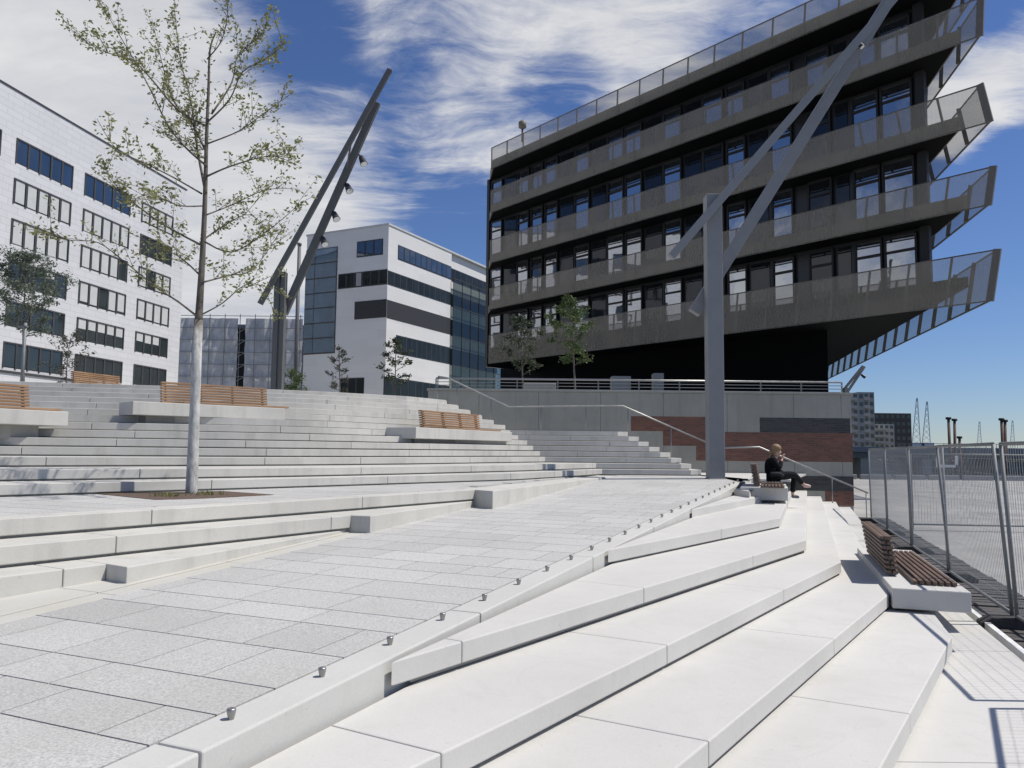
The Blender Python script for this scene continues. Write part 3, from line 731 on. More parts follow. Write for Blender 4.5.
def foot(label, c, ang):
    o = thing('rubber_block', label, 'fence foot', tuple(c), ang, 'rubber feet under the fence panels', local=True)
    m_ = MB(); pr_ = [(-0.36, 0), (0.36, 0), (0.36, 0.07), (0.24, 0.14), (-0.24, 0.14), (-0.36, 0.07)]
    v = [(x, -0.115, z) for x, z in pr_]+[(x, 0.115, z) for x, z in pr_]
    m_.add(v, [(0, 1, 2, 3, 4, 5), (11, 10, 9, 8, 7, 6)]+[(i, 6+i, 6+(i+1) % 6, (i+1) % 6) for i in range(6)]); m_.build('ballast', M['rubber'], o, bevel=0.015)
    return o
FT = Vector((0.3162, 0.9487, 0)); FN = Vector((0.9487, -0.3162, 0))
fp0 = Vector((5.54, 8.83, FZ-0.06))
fpos = [Vector((4.78, 6.0, FZ-0.06)), fp0, fp0+FT*3.45, fp0+FT*6.9, fp0+FT*10.4, fp0+FT*13.8]
flab = ['wire mesh fence panel running out of the picture at right, its posts leaning', 'wire mesh fence panel beside the near slatted bench', 'wire mesh fence panel second beyond the near bench, with white clamps', 'wire mesh fence panel third beyond the near bench', 'wire mesh fence panel farthest away, next to the brick wall end']
for k in range(5):
    e_ = (fpos[k+1]-fpos[k]).normalized(); a = fpos[k]+e_*0.06; b = fpos[k+1]-e_*0.05
    fence_panel(flab[k], a, b, lean=(-0.10 if k == 0 else -0.13 if k == 1 else -0.03))
e_ = Vector((-0.485, -0.875, 0)); fence_panel('wire mesh fence panel turned towards the camera, throwing its mesh shadow on the path', fpos[0]+e_*0.06, fpos[0]+e_*3.4, 0.0)
flo = ['under the two leaning posts nearest the camera', 'by the far end of the near bench', 'under the third joint of the fence', 'under the fourth joint of the fence', 'at the far end of the fence by the brick']
for k in range(1, 6):
    foot('black rubber fence foot '+flo[k-1], fpos[k]+Vector((0, 0, -0.01)), R(-18.4))
# spare cross fence at the end of the quay, seen through the mesh
fence_panel('wire mesh fence panel standing across the quay behind the handrail end', Vector((10.3, 20.5, 0.06)), Vector((13.6, 20.2, 0.06)), 0.0, 1.95)
cl = MB(); p = fpos[2]+Vector((0, 0, 1.72)); cl.box(p.x-0.14, p.x+0.16, p.y-0.03, p.y-0.012, p.z-0.02, p.z+0.02); cl.box(p.x-0.15, p.x-0.11, p.y-0.03, p.y-0.01, p.z-0.02, p.z+0.16); cl.box(p.x+0.13, p.x+0.17, p.y-0.03, p.y-0.01, p.z-0.02, p.z+0.16)
tag(cl.build('white_clamp', M['white']), 'white bracket clamping two fence posts together beyond the near bench', 'clamp')
sg2 = MB(); p = fpos[0]+FT*1.75+Vector((0, 0, 1.55)); a = p-FT*0.18-FN*0.2; sg2.hexa([a, a+FT*0.36, a+FT*0.36+FN*0.006, a+FN*0.006], [q+Vector((0, 0, 0.22)) for q in (a, a+FT*0.36, a+FT*0.36+FN*0.006, a+FN*0.006)])
tag(sg2.build('blank_sign', M['white']), 'small blank plate hung on the nearest fence panel', 'plate')

# ================================================================ DARK OFFICE BUILDING WITH PROWS
HA = 39.75; He = Vector((math.sin(R(HA)), -math.cos(R(HA)), 0)); Hn = Vector((-He.y, He.x, 0)) * -1.0     # Hn points to the camera
if Hn.dot(Vector((0, -1, 0))) < 0: Hn = -Hn
d_ = ray(489.5, 300); HO = Vector((d_.x/d_.y*61.0, 61.0, 0))
def hp_(t, z, back=0.0): return HO+He*t-Hn*back+Vector((0, 0, z))
Sd = hd(11.8)                                             # east side direction, away from the tip
bx = thing('office_building', 'large dark office building with perforated bronze balcony bands ending in sharp prows', 'building', (10, 60, ZP))
GB = 1.6
def ht(px, back):
    p = atpl(px, 300, HO-Hn*back, Hn); return (p-(HO-Hn*back)).dot(He)
tg = ht(932, GB); te = ht(488.3, GB)
bands = [(25.93, 24.2, 36.6, 36.4), (22.45, 20.65, 35.42, 35.3), (18.45, 16.6, 35.24, 35.57), (14.6, 12.9, 35.64, 35.37), (10.9, 8.66, 35.67, 35.29)]
floors = [(24.3, 20.95), (20.95, 17.05), (17.05, 13.2), (13.2, 9.45)]
for bi, (zt, zb, tt, tb_) in enumerate(bands):
    m_ = MB(); nseg = 19
    edges = [(-0.02+(tt+0.02)*k/nseg, -0.02+(tb_+0.02)*k/nseg) for k in range(nseg+1)]
    for (a0, b0), (a1, b1) in zip(edges, edges[1:]): m_.quad(hp_(b0, zb), hp_(b1, zb), hp_(a1, zt), hp_(a0, zt))
    tipT = hp_(tt, zt); tipB = hp_(tb_, zb); SLn = 46
    for k in range(16):
        s0 = SLn*k/16; s1 = SLn*(k+1)/16; m_.quad(tipB+Sd*s0, tipB+Sd*s1, tipT+Sd*s1, tipT+Sd*s0)
    o = m_.build('balustrade_band', M['perf'], bx)
    f_ = MB()
    f_.beam(hp_(0, zt-0.02, 0.03), hp_(tt, zt-0.02, 0.03), 0.06, 0.05); f_.beam(tipT-Vector((0, 0, .02)), tipT+Sd*SLn-Vector((0, 0, .02)), 0.06, 0.05)
    f_.beam(hp_(0, zb+0.02, 0.03), hp_(tb_, zb+0.02, 0.03), 0.06, 0.05); f_.beam(tipB+Vector((0, 0, .03)), tipB+Sd*SLn+Vector((0, 0, .03)), 0.07, 0.06)
    for (a, b) in edges[:-1]: f_.beam(hp_(b, zb, 0.05), hp_(a, zt, 0.05), 0.10, 0.05, Hn)
    f_.beam(tipB-He*0.02, tipT-He*0.02, 0.30, 0.12, Hn)
    ss = 2.6
    while ss < SLn: f_.beam(tipB+Sd*ss-Vector((0.08, 0, 0)), tipT+Sd*ss-Vector((0.08, 0, 0)), 0.16, 0.10, Sd); ss += 2.55
    f_.build('band_frame', M['hpost'], o)
    # floor slab inside the band
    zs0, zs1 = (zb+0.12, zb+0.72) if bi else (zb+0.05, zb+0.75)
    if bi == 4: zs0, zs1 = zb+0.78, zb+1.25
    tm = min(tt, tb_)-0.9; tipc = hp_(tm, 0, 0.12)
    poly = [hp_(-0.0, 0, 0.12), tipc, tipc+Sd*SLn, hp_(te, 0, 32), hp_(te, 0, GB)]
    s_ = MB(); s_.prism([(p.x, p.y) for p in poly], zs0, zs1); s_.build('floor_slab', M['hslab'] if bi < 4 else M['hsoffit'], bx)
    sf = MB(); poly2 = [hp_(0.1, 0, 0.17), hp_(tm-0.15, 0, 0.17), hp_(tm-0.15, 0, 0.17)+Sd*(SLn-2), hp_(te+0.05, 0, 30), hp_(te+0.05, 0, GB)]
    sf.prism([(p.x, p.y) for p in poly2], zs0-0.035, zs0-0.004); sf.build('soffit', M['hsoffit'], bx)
# glazed body behind the balconies
wins = [(490.8, 501), (517, 528), (531, 542), (545, 557), (575, 589), (608, 623.5), (626, 642), (665, 682), (705.5, 725), (729, 747), (774, 794.5), (811, 834), (857, 883), (887, 918)]
tw = [(ht(a, GB), ht(b, GB)) for a, b in wins]
wr = random.Random(5)
for fi, (zc, zf) in enumerate(floors):
    bd = MB(); c1 = hp_(tg, 0, GB); poly = [hp_(te+0.03, 0, GB+0.12), hp_(tg-0.18, 0, GB+0.12), hp_(tg-0.18, 0, GB+0.12)+Sd*44, hp_(te+0.03, 0, 30)]
    bd.prism([(p.x, p.y) for p in poly], zf+0.3, zc-0.1); bd.build('facade_panel', M['hdark'], bx)
    for t in (tg-0.2,):
        cm = MB(); cm.beam(hp_(t, zf, GB+0.02), hp_(t, zc, GB+0.02), 0.42, 0.3, Hn); cm.build('corner_post', M['black'], bx)
    z0 = zf+0.12; z1 = zc-0.42
    for wi, (a, b) in enumerate(tw):
        if wi == 11 and fi > 0 and fi != 3: pass
        fm = MB()
        for t in (a, b): fm.beam(hp_(t, z0, GB-0.02), hp_(t, z1, GB-0.02), 0.10, 0.10, Hn)
        for z in (z0, z1, z1-0.78): fm.beam(hp_(a, z, GB-0.02), hp_(b, z, GB-0.02), 0.10, 0.12)
        fo = fm.build('window', M['black'], bx)
        tilt = wr.uniform(-0.02, 0.02); pn = MB(); tl = wr.uniform(-0.035, 0.03)
        p0 = hp_(a, z0, GB+tilt); p1 = hp_(b, z0, GB-tilt); up = Vector((0, 0, z1-z0))-Hn*tl
        pn.quad(p0, p1, p1+up, p0+up)
        mat = M['hglass'] if not (wi in (8, 11) and fi in (1, 2, 3)) else M['hglassd']
        pn.build('pane', mat, fo)
    # dark glass between the windows
    for (a, b), (c, d) in zip(tw, tw[1:]):
        if c-b > 1.2:
            dg = MB(); dg.quad(hp_(b+0.25, z0, GB+0.08), hp_(c-0.3, z0, GB+0.08), hp_(c-0.3, z1, GB+0.08), hp_(b+0.25, z1, GB+0.08)); dg.build('dark_glazing', M['hglassd'], bx)
lw_ = MB(); lw_.prism([(p.x, p.y) for p in (hp_(te-0.30, 0, GB-0.05), hp_(te+0.02, 0, GB-0.05), hp_(te+0.02, 0, 30), hp_(te-0.30, 0, 30))], 8.7, 24.3); lw_.build('end_wall', M['hdark'], bx)
# recessed ground floor and columns
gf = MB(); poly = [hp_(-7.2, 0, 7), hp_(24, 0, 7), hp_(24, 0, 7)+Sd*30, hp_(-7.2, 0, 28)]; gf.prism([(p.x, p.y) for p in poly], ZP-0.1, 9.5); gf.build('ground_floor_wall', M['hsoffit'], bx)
for px, Y in ((787, 50), (700, 60), (640, 64)):
    p = aty(px, 384, Y); c = MB(); c.tube([(p.x, p.y, ZP-0.1), (p.x, p.y, 9.6)], 0.42 if px == 787 else 0.3, 14); c.build('column', M['wallc'] if px == 787 else M['hslab'], bx)
rf = MB(); p = hp_(2.6, 25.9, 1.0); rf.tube([p, p+Vector((0, 0, 1.0))], 0.09, 6); rf.lathe(p+Vector((0, 0, 1.0)), [(0.1, 0), (0.32, 0.15), (0.32, 0.55), (0.12, 0.7)], 10); rf.build('roof_vent', M['hslab'], bx)
# pale low blocks on the promenade in front of the building
for i, (x0, x1, y0, y1, Y, lb) in enumerate(((524, 556, 383, 393, 40, 'pale rectangular planter wall behind the top railing, nearest the small tree'), (612, 631, 376, 393, 42, 'pale upright block behind the railing above the red brick'), (654, 664, 373, 393, 44, 'narrow pale pillar behind the railing left of the tall mast'))):
    a = aty(x0, y0, Y); b = aty(x1, y1, Y); m_ = MB(); m_.box(a.x, b.x, Y, Y+0.8, ZP-0.1, a.z); tag(m_.build('planter_block', M['wallc'], bevel=0.02), lb, 'planter', 'pale blocks on the promenade')

# ================================================================ WHITE OFFICE BLOCK (left)
LAg = 8.7; Le = hd(LAg); Ln = Vector((Le.y, -Le.x, 0)); LO = aty(181.5, 300, 87.0); LO.z = 0
lb = thing('white_office_block', 'white stone clad office block with rows of grouped dark framed windows at left', 'building', (LO.x-8, LO.y-10, ZT))
def lp_(t, z, out=0.0): return LO+Le*t+Ln*out+Vector((0, 0, z))
m_ = MB(); poly = [lp_(0, 0), lp_(-48, 0), lp_(-48, 0, -20), lp_(0, 0, -20)]; m_.prism([(p.x, p.y) for p in poly], ZT-1, 30.8); m_.build('wall', M['cladw'], lb)
m_ = MB(); m_.prism([(p.x, p.y) for p in [lp_(0.08, 0, 0.08), lp_(-48, 0, 0.08), lp_(-48, 0, -20), lp_(0.08, 0, -20)]], 30.8, 30.92); m_.build('roof_edge', M['wframe'], lb)
m_ = MB(); m_.prism([(p.x, p.y) for p in [lp_(-15.6, 0, 1.6), lp_(-48, 0, 1.6), lp_(-48, 0, 0.002), lp_(-15.6, 0, 0.002)]], ZT-0.3, 7.55); m_.build('plinth', M['cladw'], lb)
m_ = MB(); m_.prism([(p.x, p.y) for p in [lp_(-15.5, 0, 1.7), lp_(-48, 0, 1.7), lp_(-48, 0, 0.01), lp_(-15.5, 0, 0.01)]], 7.552, 7.75); m_.build('plinth_cap', M['wframe'], lb)
ztops = [27.0, 23.65, 20.3, 16.95, 13.6, 10.25]
def tl(px, py): return (atpl(px, py, LO, Ln)-LO).dot(Le)
grp = [(tl(141.5, 215), tl(172.5, 228), 4), (tl(84.5, 190), tl(130.3, 200), 5), (tl(16, 155), tl(72.3, 176), 5)]
grp += [(grp[2][0]-8.1, grp[2][1]-8.2, 5), (grp[2][0]-16.2, grp[2][1]-16.4, 5)]; GR = grp[0][0]; GL = grp[2][0]
lr = random.Random(11)
for ri, zt in enumerate(ztops):
    for a, b, npn in grp:
        sh = (0, 0.0, 0.15, 0.0, 0.1, 0.0)[ri]
        zb = zt-2.12; fm = MB()
        fm.hexa([lp_(a, zb, -0.3), lp_(b, zb, -0.3), lp_(b, zb, -0.02), lp_(a, zb, -0.02)], [lp_(a, zb+0.12, -0.3), lp_(b, zb+0.12, -0.3), lp_(b, zb+0.12, 0.03), lp_(a, zb+0.12, 0.03)])
        for z in (zt,): fm.beam(lp_(a, z-0.06, 0.0), lp_(b, z-0.06, 0.0), 0.16, 0.12)
        W_ = (b-a)/npn
        for k in range(npn+1): fm.beam(lp_(a+W_*k, zb, 0.0), lp_(a+W_*k, zt, 0.0), 0.2 if 0 < k < npn else 0.12, 0.14, Ln)
        fo = fm.build('window', M['wframe'], lb)
        pn = MB()
        for k in range(npn):
            x0 = a+W_*k+0.08; x1 = x0+W_-0.16; e = lr.uniform(-0.012, 0.012)
            pn.quad(lp_(x0, zb+0.1, 0.012-e), lp_(x1, zb+0.1, 0.012+e), lp_(x1, zt-0.1, 0.014+e), lp_(x0, zt-0.1, 0.014-e))
            full = [0.0, 0.93, 0.93, 0.88, 0.42, 0.0][ri]
            if ri == 1 and a == GR: full = 0.0
            if ri == 0 and a == GR: full = 0.9
            if ri in (2, 3) and lr.random() < 0.14: full = 0
            if ri == 3 and a <= GL: full = 0.25 if lr.random() < .5 else 0
            if ri == 4 and lr.random() < 0.25: full = 0
            if ri == 4 and a <= GL: full = 0
            if full > 0:
                zz = zt-0.12-(2.0)*full*lr.uniform(0.96, 1.04); bl = MB(); bl.hexa([lp_(x0+.1, zz, 0.017), lp_(x1-.1, zz, 0.017), lp_(x1-.1, zz, 0.03), lp_(x0+.1, zz, 0.03)][::-1], [lp_(x0+.1, zt-0.12, 0.017), lp_(x1-.1, zt-0.12, 0.017), lp_(x1-.1, zt-0.12, 0.03), lp_(x0+.1, zt-0.12, 0.03)][::-1]); bl.build('blind', M['blind'], fo)
        pn.build('pane', M['wblue'] if ri == 0 and a != GR else M['wglass'], fo)

# ================================================================ WHITE RIBBON WINDOW BUILDING (middle)
MO = aty(387, 300, 92.0); MO.z = 0; Me = hd(26.4); Mn = Vector((Me.y, -Me.x, 0)); Mf = hd(-63.6); Mfn = Vector((-Me.x, -Me.y, 0))
mbd = thing('ribbon_window_building', 'white building with black ribbon windows and a blue glazed corner in the middle distance', 'building', (MO.x, MO.y+5, ZT))
def rp(t, z, out=0.0): return MO+Me*t+Mn*out+Vector((0, 0, z))
def lp2(s, z, out=0.0): return MO+Mf*s+Mfn*out+Vector((0, 0, z))
m_ = MB(); m_.prism([(p.x, p.y) for p in [lp2(0, 0), rp(14.6, 0), rp(14.6, 0, -12.4), lp2(12.4, 0)]], ZT-1, 28.5); m_.build('wall', M['render'], mbd)
m_ = MB(); m_.prism([(p.x, p.y) for p in [rp(14.602, 0, -0.4), rp(29, 0, -0.4), rp(29, 0, -12.4), rp(14.602, 0, -12.4)]], ZT-1, 28.45); m_.build('glazed_wing', M['render'], mbd)
m_ = MB(); m_.prism([(p.x, p.y) for p in [lp2(-0.1, 0, 0.1)+Mn*0.0, rp(29, 0, 0.12), rp(29, 0, -12.4), lp2(12.5, 0, 0.1)]], 28.505, 28.72); m_.build('roof_edge', M['blind'], mbd)
def ribbon(f, a, b, z0, z1, np_, nm='window', mat='bglass', frame='ribbon', depth=0.03):
    fm = MB(); fm.hexa([f(a, z0, -0.2), f(b, z0, -0.2), f(b, z0, depth), f(a, z0, depth)], [f(a, z1, -0.2), f(b, z1, -0.2), f(b, z1, depth), f(a, z1, depth)])
    fo = fm.build(nm, M[frame], mbd)
    if np_:
        pn = MB(); W_ = (b-a)/np_; bb = MB(); g_ = random.Random(int(a*7+z0*3)); kb_ = g_.randrange(np_) if np_ == 6 else -1
        for k in range(np_):
            e = g_.uniform(-0.015, 0.015); x0 = a+W_*k+0.12; x1 = a+W_*(k+1)-0.12
            pn.quad(f(x0, z0+0.15, depth+0.02-e), f(x1, z0+0.15, depth+0.02+e), f(x1, z1-0.12, depth+0.02+e), f(x0, z1-0.12, depth+0.02-e))
            if k == kb_:
                bb.quad(f(x0, z0+0.15, depth+0.045), f(x0+(x1-x0)*0.8, z0+0.15, depth+0.045), f(x0+(x1-x0)*0.8, z1-0.12, depth+0.045), f(x0, z1-0.12, depth+0.045))
        pn.build('pane', M[mat], fo)
        if bb.v: bb.build('blind', M['aptgrey'], fo)
ribbon(rp, 2.0, 14.55, 24.8, 26.6, 10, mat='wblue'); ribbon(rp, 0.03, 14.55, 21.35, 23.05, 11); ribbon(rp, 0.03, 14.55, 17.35, 19.53, 0, 'louvre_band', frame='louvre'); ribbon(rp, 2.0, 14.55, 13.35, 15.6, 11); ribbon(rp, -0.02, 14.55, ZT, 10.42, 9)
for a, b in ((24.8, 26.6), (21.35, 23.05), (17.35, 19.53), (13.35, 15.6)):
    ribbon(lambda t, z, o=0: rp(t, z, o-0.40), 14.7, 29, a, b, 9, mat='bglass')
# glass screen standing in front of the wing
scn = MB(); scn.quad(rp(14.7, 9, 0.3), rp(29, 9, 0.3), rp(29, 25.0, 0.3), rp(14.7, 25.0, 0.3))
def screenmat():
    m = NT('green_glass_screen'); t = m.n('ShaderNodeBsdfTransparent'); t.inputs[0].default_value = (0.24, 0.285, 0.265, 1); g = m.n('ShaderNodeBsdfGlossy'); g.inputs['Roughness'].default_value = 0.03
    x = m.n('ShaderNodeMixShader'); x.inputs[0].default_value = 0.10; m.l(t.outputs[0], x.inputs[1]); m.l(g.outputs[0], x.inputs[2]); m.l(x.outputs[0], m.out.inputs[0]); return m.m
M['screen'] = screenmat(); so = scn.build('glass_screen', M['screen'], mbd)
sf_ = MB()
for k in range(6): sf_.beam(rp(14.7+k*2.4, 9, 0.33), rp(14.7+k*2.4, 25, 0.33), 0.09, 0.09)
for z in (9, 13.2, 17.2, 21.2, 25): sf_.beam(rp(14.7, z, 0.33), rp(29, z, 0.33), 0.09, 0.09)
sf_.build('screen_frame', M['wframe'], so)
ribbon(lp2, 0.75, 4.6, 25.0, 26.95, 3, mat='wblue'); ribbon(lp2, 0.03, 7.3, 21.35, 23.2, 6); ribbon(lp2, 0.03, 4.7, 17.43, 19.6, 0, 'louvre_band', frame='louvre'); ribbon(lp2, 3.0, 6.6, ZT, 10.4, 3)
cg = MB(); cg.hexa([lp2(7.5, 13.5, -3), lp2(12.45, 13.5, -3), lp2(12.45, 13.5, 0.05), lp2(7.5, 13.5, 0.05)], [lp2(7.5, 26.7, -3), lp2(12.45, 26.7, -3), lp2(12.45, 26.7, 0.05), lp2(7.5, 26.7, 0.05)]); cgo = cg.build('glazed_corner', M['wframe'], mbd)
pn = MB()
for c in range(2):
    x0, x1 = ((7.6, 10.9), (11.0, 12.4))[c]
    for r_ in range(7):
        z0 = 13.6+r_*1.87; pn.quad(lp2(x0, z0+0.08, 0.07+0.01*(r_ % 2)), lp2(x1, z0+0.08, 0.07), lp2(x1, z0+1.78, 0.07+0.008*(r_ % 3)), lp2(x0, z0+1.78, 0.07))
pn.build('pane', M['blueglass'], cgo)

# ================================================================ SCAFFOLDED BUILDING, SMOKE STACK
sY = 135.0; a = aty(150, 330, sY); b = aty(268, 330, sY); zt = aty(205, 318, sY).z
sb = thing('scaffolded_building', 'building wrapped in grey scaffold netting between the two white blocks', 'building', ((a.x+b.x)/2, sY, ZT))
m_ = MB(); m_.box(a.x, b.x+6, sY+1.6, sY+18, ZT-1, zt-0.8); m_.build('wall', M['aptgrey'], sb)
m_ = MB(); nx = 40; nz = 12; g_ = random.Random(2)
zz = [[ZT-1+(zt-ZT+1)*j/nz for j in range(nz+1)] for i in range(nx+1)]
pts = [[(a.x+(b.x+6-a.x)*i/nx, sY+g_.uniform(-0.25, 0.25), zz[i][j]) for j in range(nz+1)] for i in range(nx+1)]
og = aty(239, 350, sY).x
for side in (-1, 1):
    m_ = MB()
    for i in range(nx):
        if (pts[i][0][0]-og)*side < 0.75: continue
        for j in range(nz): m_.quad(pts[i][j], pts[i+1][j], pts[i+1][j+1], pts[i][j+1])
    m_.build('netting', M['net'], sb)
m_ = MB(); x = a.x
while x < b.x+6: m_.beam((x, sY-0.35, ZT-1), (x, sY-0.35, zt+0.7), 0.10, 0.10); x += 2.6
for z in [ZT+2.1*k for k in range(12) if ZT+2.1*k < zt+0.5]: m_.beam((a.x, sY-0.38, z), (b.x+6, sY-0.38, z), 0.14, 0.09)
m_.build('scaffold_poles', M['galv'], sb)
m_ = MB(); m_.box(og-1.3, og+1.3, sY+0.5, sY+1.5, ZT-1, zt-1.5); m_.build('stair_shaft', M['dark'], sb)
for k in range(9):
    z = ZT+2.1*k+1; m_ = MB(); m_.beam((og-1.1, sY+0.3, z), (og+1.1, sY+0.3, z+1.2), 0.3, 0.12); m_.build('stair_flight', M['galv'], sb)
mY2 = 120.0; p = aty(296, 328, mY2); q = aty(299.5, 243, mY2); m_ = MB(); m_.tube([(p.x+0.2, mY2, ZT), (q.x, mY2, q.z)], [0.34, 0.26], 10); m_.lathe((q.x, mY2, q.z-0.4), [(0.34, 0), (0.34, 0.4)], 10)
tag(m_.build('chimney_stack', M['mastdark']), 'slim dark pole standing behind the far lighting mast', 'pole')

# ================================================================ FAR SHORE
fbk = MB(); fbk.prism([(-500, 210), (900, 210), (3000, 3000), (-3000, 3000)], -3.3, 0.3); struct(fbk, 'far_bank_ground', M['farbank'])
br = thing('bridge', 'long grey flat bridge over the harbour seen above the fence', 'bridge', (80, 150, -3))
bY = 150; zt = aty(940, 447.5, bY).z; zb = aty(940, 457.5, bY).z
m_ = MB(); m_.box(20, 200, bY, bY+12, zb+0.9, zt); m_.build('deck', M['bridge'], br)
m_ = MB(); m_.box(20, 200, bY+0.6, bY+11.4, zb-0.2, zb+0.88); m_.build('girder', M['mastdark'], br)
m_ = MB(); m_.beam((20, bY+0.2, zt+0.75), (200, bY+0.2, zt+0.75), 0.09, 0.09)
x = 20
while x < 200: m_.beam((x, bY+0.2, zt), (x, bY+0.2, zt+0.75), 0.07, 0.07); x += 2.0
m_.build('railing', M['galv'], br)
for px in (1003, 930, 868):
    x = aty(px, 470, bY).x; m_ = MB(); m_.box(x-0.9, x+0.9, bY+1, bY+11, -3.4, zb-0.18); m_.build('pier', M['wallc'], br)
# trees on the far bank
def leafquad(mb, c, s, rnd):
    d = Vector((rnd.uniform(-1, 1), rnd.uniform(-1, 1), rnd.uniform(-0.6, 0.8))).normalized(); e = d.cross(Vector((rnd.uniform(-1, 1), rnd.uniform(-1, 1), rnd.uniform(-1, 1)))).normalized()
    mb.add([c-d*s, c+e*s*0.45, c+d*s, c-e*s*0.45], [(0, 1, 2, 3)])
rn = random.Random(21); m_ = MB()
for k in range(5000):
    x = rn.uniform(40, 150); h = 1.5+0.5*math.sin(x*0.21)+0.4*math.sin(x*0.57+1)
    leafquad(m_, Vector((x, 212+rn.uniform(0, 6), -0.2+rn.random()**0.8*max(0.8, h))), rn.uniform(0.3, 0.7), rn)
struct(m_, 'far_shore_treeline', M['leafdark'], kind='stuff')
rk = [(50, 61.2, 0, 3.2), (58, 61.5, 0, 2.0)]
# quay wall edge barrier far across the quay
bb = MB()
for k in range(22):
    x = 24+k*2.6; bb.box(x, x+2.3, 60.4, 60.7, 0.04, 0.42)
tag(bb.build('quay_barrier', M['aptgrey'], bevel=0.03), 'long low grey barrier along the far edge of the quay', 'barrier')
# mooring piles
for i, (px, pt, pb, Y, lb_) in enumerate(((948.5, 419.5, 470, 102, 'rusty mooring pile leaning, tallest of the pair just right of the blue cranes'), (954.5, 421, 470, 104, 'rusty mooring pile, upright one of the pair right of the blue cranes'), (959.5, 438.5, 470, 106, 'short dark mooring pile beside the tall leaning pair'), (1001.5, 420.5, 470, 100, 'rusty mooring pile above the leaning fence posts, left of a touching pair'), (1005, 422, 470, 102, 'rusty mooring pile above the leaning fence posts, right of a touching pair'))):
    a = aty(px, pt, Y); b = aty(px+(2.5 if i in (0, 3) else 0.5), pb, Y); o = thing('mooring_pile', lb_, 'mooring pile', (b.x, b.y, -3), 0, 'mooring piles in the harbour')
    m_ = MB(); m_.tube([(b.x, Y, -3.6), a], [0.2, 0.17], 10); m_.build('shaft', M['pile'], o)
    m_ = MB(); m_.tube([a, a+Vector((0, 0, 0.3))], [0.34, 0.34], 10); m_.build('cap', M['black'], o)
# harbour cranes
for px, pt, lb_ in ((917, 398, 'tall pale blue lattice crane jib beside the dark apartment block'), (927, 401.5, 'pale blue lattice crane jib, right one of the tall pair'), (979.5, 421.5, 'small distant lattice crane jib between the mooring piles'), (1012.5, 420.5, 'faint thin lattice crane jib at the right edge')):
    Y = 620; a = aty(px, pt, Y); k = 1 if px < 940 else 0.55; cr = thing('harbour_crane', lb_, 'crane', (a.x, Y, 0.3), 0, 'distant harbour cranes')
    z0 = 4.0; x0 = a.x-2.0*k; m_ = MB(); n_ = 9
    def cx(f, s): return Vector((x0+(a.x-x0)*f+s*(3.4*k*(1-f)+0.35), Y, z0+(a.z-z0)*f))
    for s in (-1, 1): m_.beam(cx(0, s), cx(1, s), 0.38*k+0.05)
    for j in range(n_):
        f0 = j/n_; f1 = (j+1)/n_; m_.beam(cx(f0, -1), cx(f1, 1), 0.2*k); m_.beam(cx(f0, 1), cx(f1, -1), 0.2*k)
    m_.build('lattice_jib', M['crane'], cr)
    m_ = MB(); m_.box(x0-5*k, x0+5*k, Y-3, Y+3, 0.3, 10*k+1); m_.build('cabin', M['crane'], cr)
# apartment blocks
def apt(label, px0, px1, ptop, Y, mat, nfl, nb, dep=14, bal=True):
    a = aty(px0, ptop, Y); b = aty(px1, ptop, Y); o = thing('apartment_block', label, 'building', ((a.x+b.x)/2, Y, 0.3))
    m_ = MB(); m_.box(a.x, b.x, Y, Y+dep, -1, a.z); m_.build('wall', mat, o); H = (a.z-1)/nfl; W_ = (b.x-a.x)/nb
    for f in range(nfl):
        for c in range(nb):
            z = 1+H*f+H*0.3; x = a.x+W_*c+W_*0.2; w_ = MB(); w_.box(x, x+W_*0.6, Y-0.06, Y+0.1, z, z+H*0.5); w_.build('window', M['wglass'], o)
        if bal:
            z = 1+H*f; w_ = MB(); w_.box(a.x-0.3, a.x+(b.x-a.x)*0.62, Y-1.5, Y-0.002, z, z+H*0.36); w_.build('balcony', M['aptcream'], o)
    return o
apt('grey apartment block with white balconies next to the end of the brick wall', 840, 864, 392.5, 250, M['aptgrey'], 8, 4)
apt('tall grey apartment block behind the balconied one', 858, 874, 392, 270, M['aptgrey'], 8, 3)
apt('dark flat-roofed apartment block left of the blue cranes', 874, 911, 413, 300, M['aptdark'], 6, 7, 20, False)
apt('lower cream apartment block in front of the dark one', 874, 894, 424, 285, M['aptcream'], 5, 4, 10)

# ================================================================ TREES
def limb(mb, pts, r0, r1, n=6):
    # smooth the path a little
    P = [Vector(p) for p in pts]; Q = []
    for i in range(len(P)-1):
        p0 = P[max(i-1, 0)]; p1 = P[i]; p2 = P[i+1]; p3 = P[min(i+2, len(P)-1)]
        for k in range(4):
            t = k/4; Q.append(0.5*((2*p1)+(p2-p0)*t+(2*p0-5*p1+4*p2-p3)*t*t+(3*p1-p0-3*p2+p3)*t**3))
    Q.append(P[-1]); m = len(Q)
    mb.tube(Q, [r0+(r1-r0)*(i/(m-1))**0.8 for i in range(m)], n); return Q
TB = Vector((-4.39, 10.95, LA))
TY = TB.y
tr = thing('young_oak_tree', 'slender young tree with limewashed trunk and sparse yellow green leaves in a soil pit', 'tree', tuple(TB))
def tp_(px, py, dy=0.0): return aty(px, py, TY+dy)
tk = MB(); tk.tube([TB-Vector((0, 0, 0.1)), TB+Vector((0, 0, 0.05)), tp_(193.5, 440), tp_(196, 380), tp_(198.5, 320)], [0.088, 0.080, 0.072, 0.066, 0.060], 14); tk.build('trunk', M['limewash'], tr)
bw = MB(); rt = random.Random(4); twigs = []
up = limb(bw, [tp_(198.5, 322), tp_(200.5, 290), tp_(203, 246), tp_(205, 199), tp_(206.5, 140), tp_(208.5, 90), tp_(210, 50), tp_(216, 32)], 0.056, 0.008, 10)
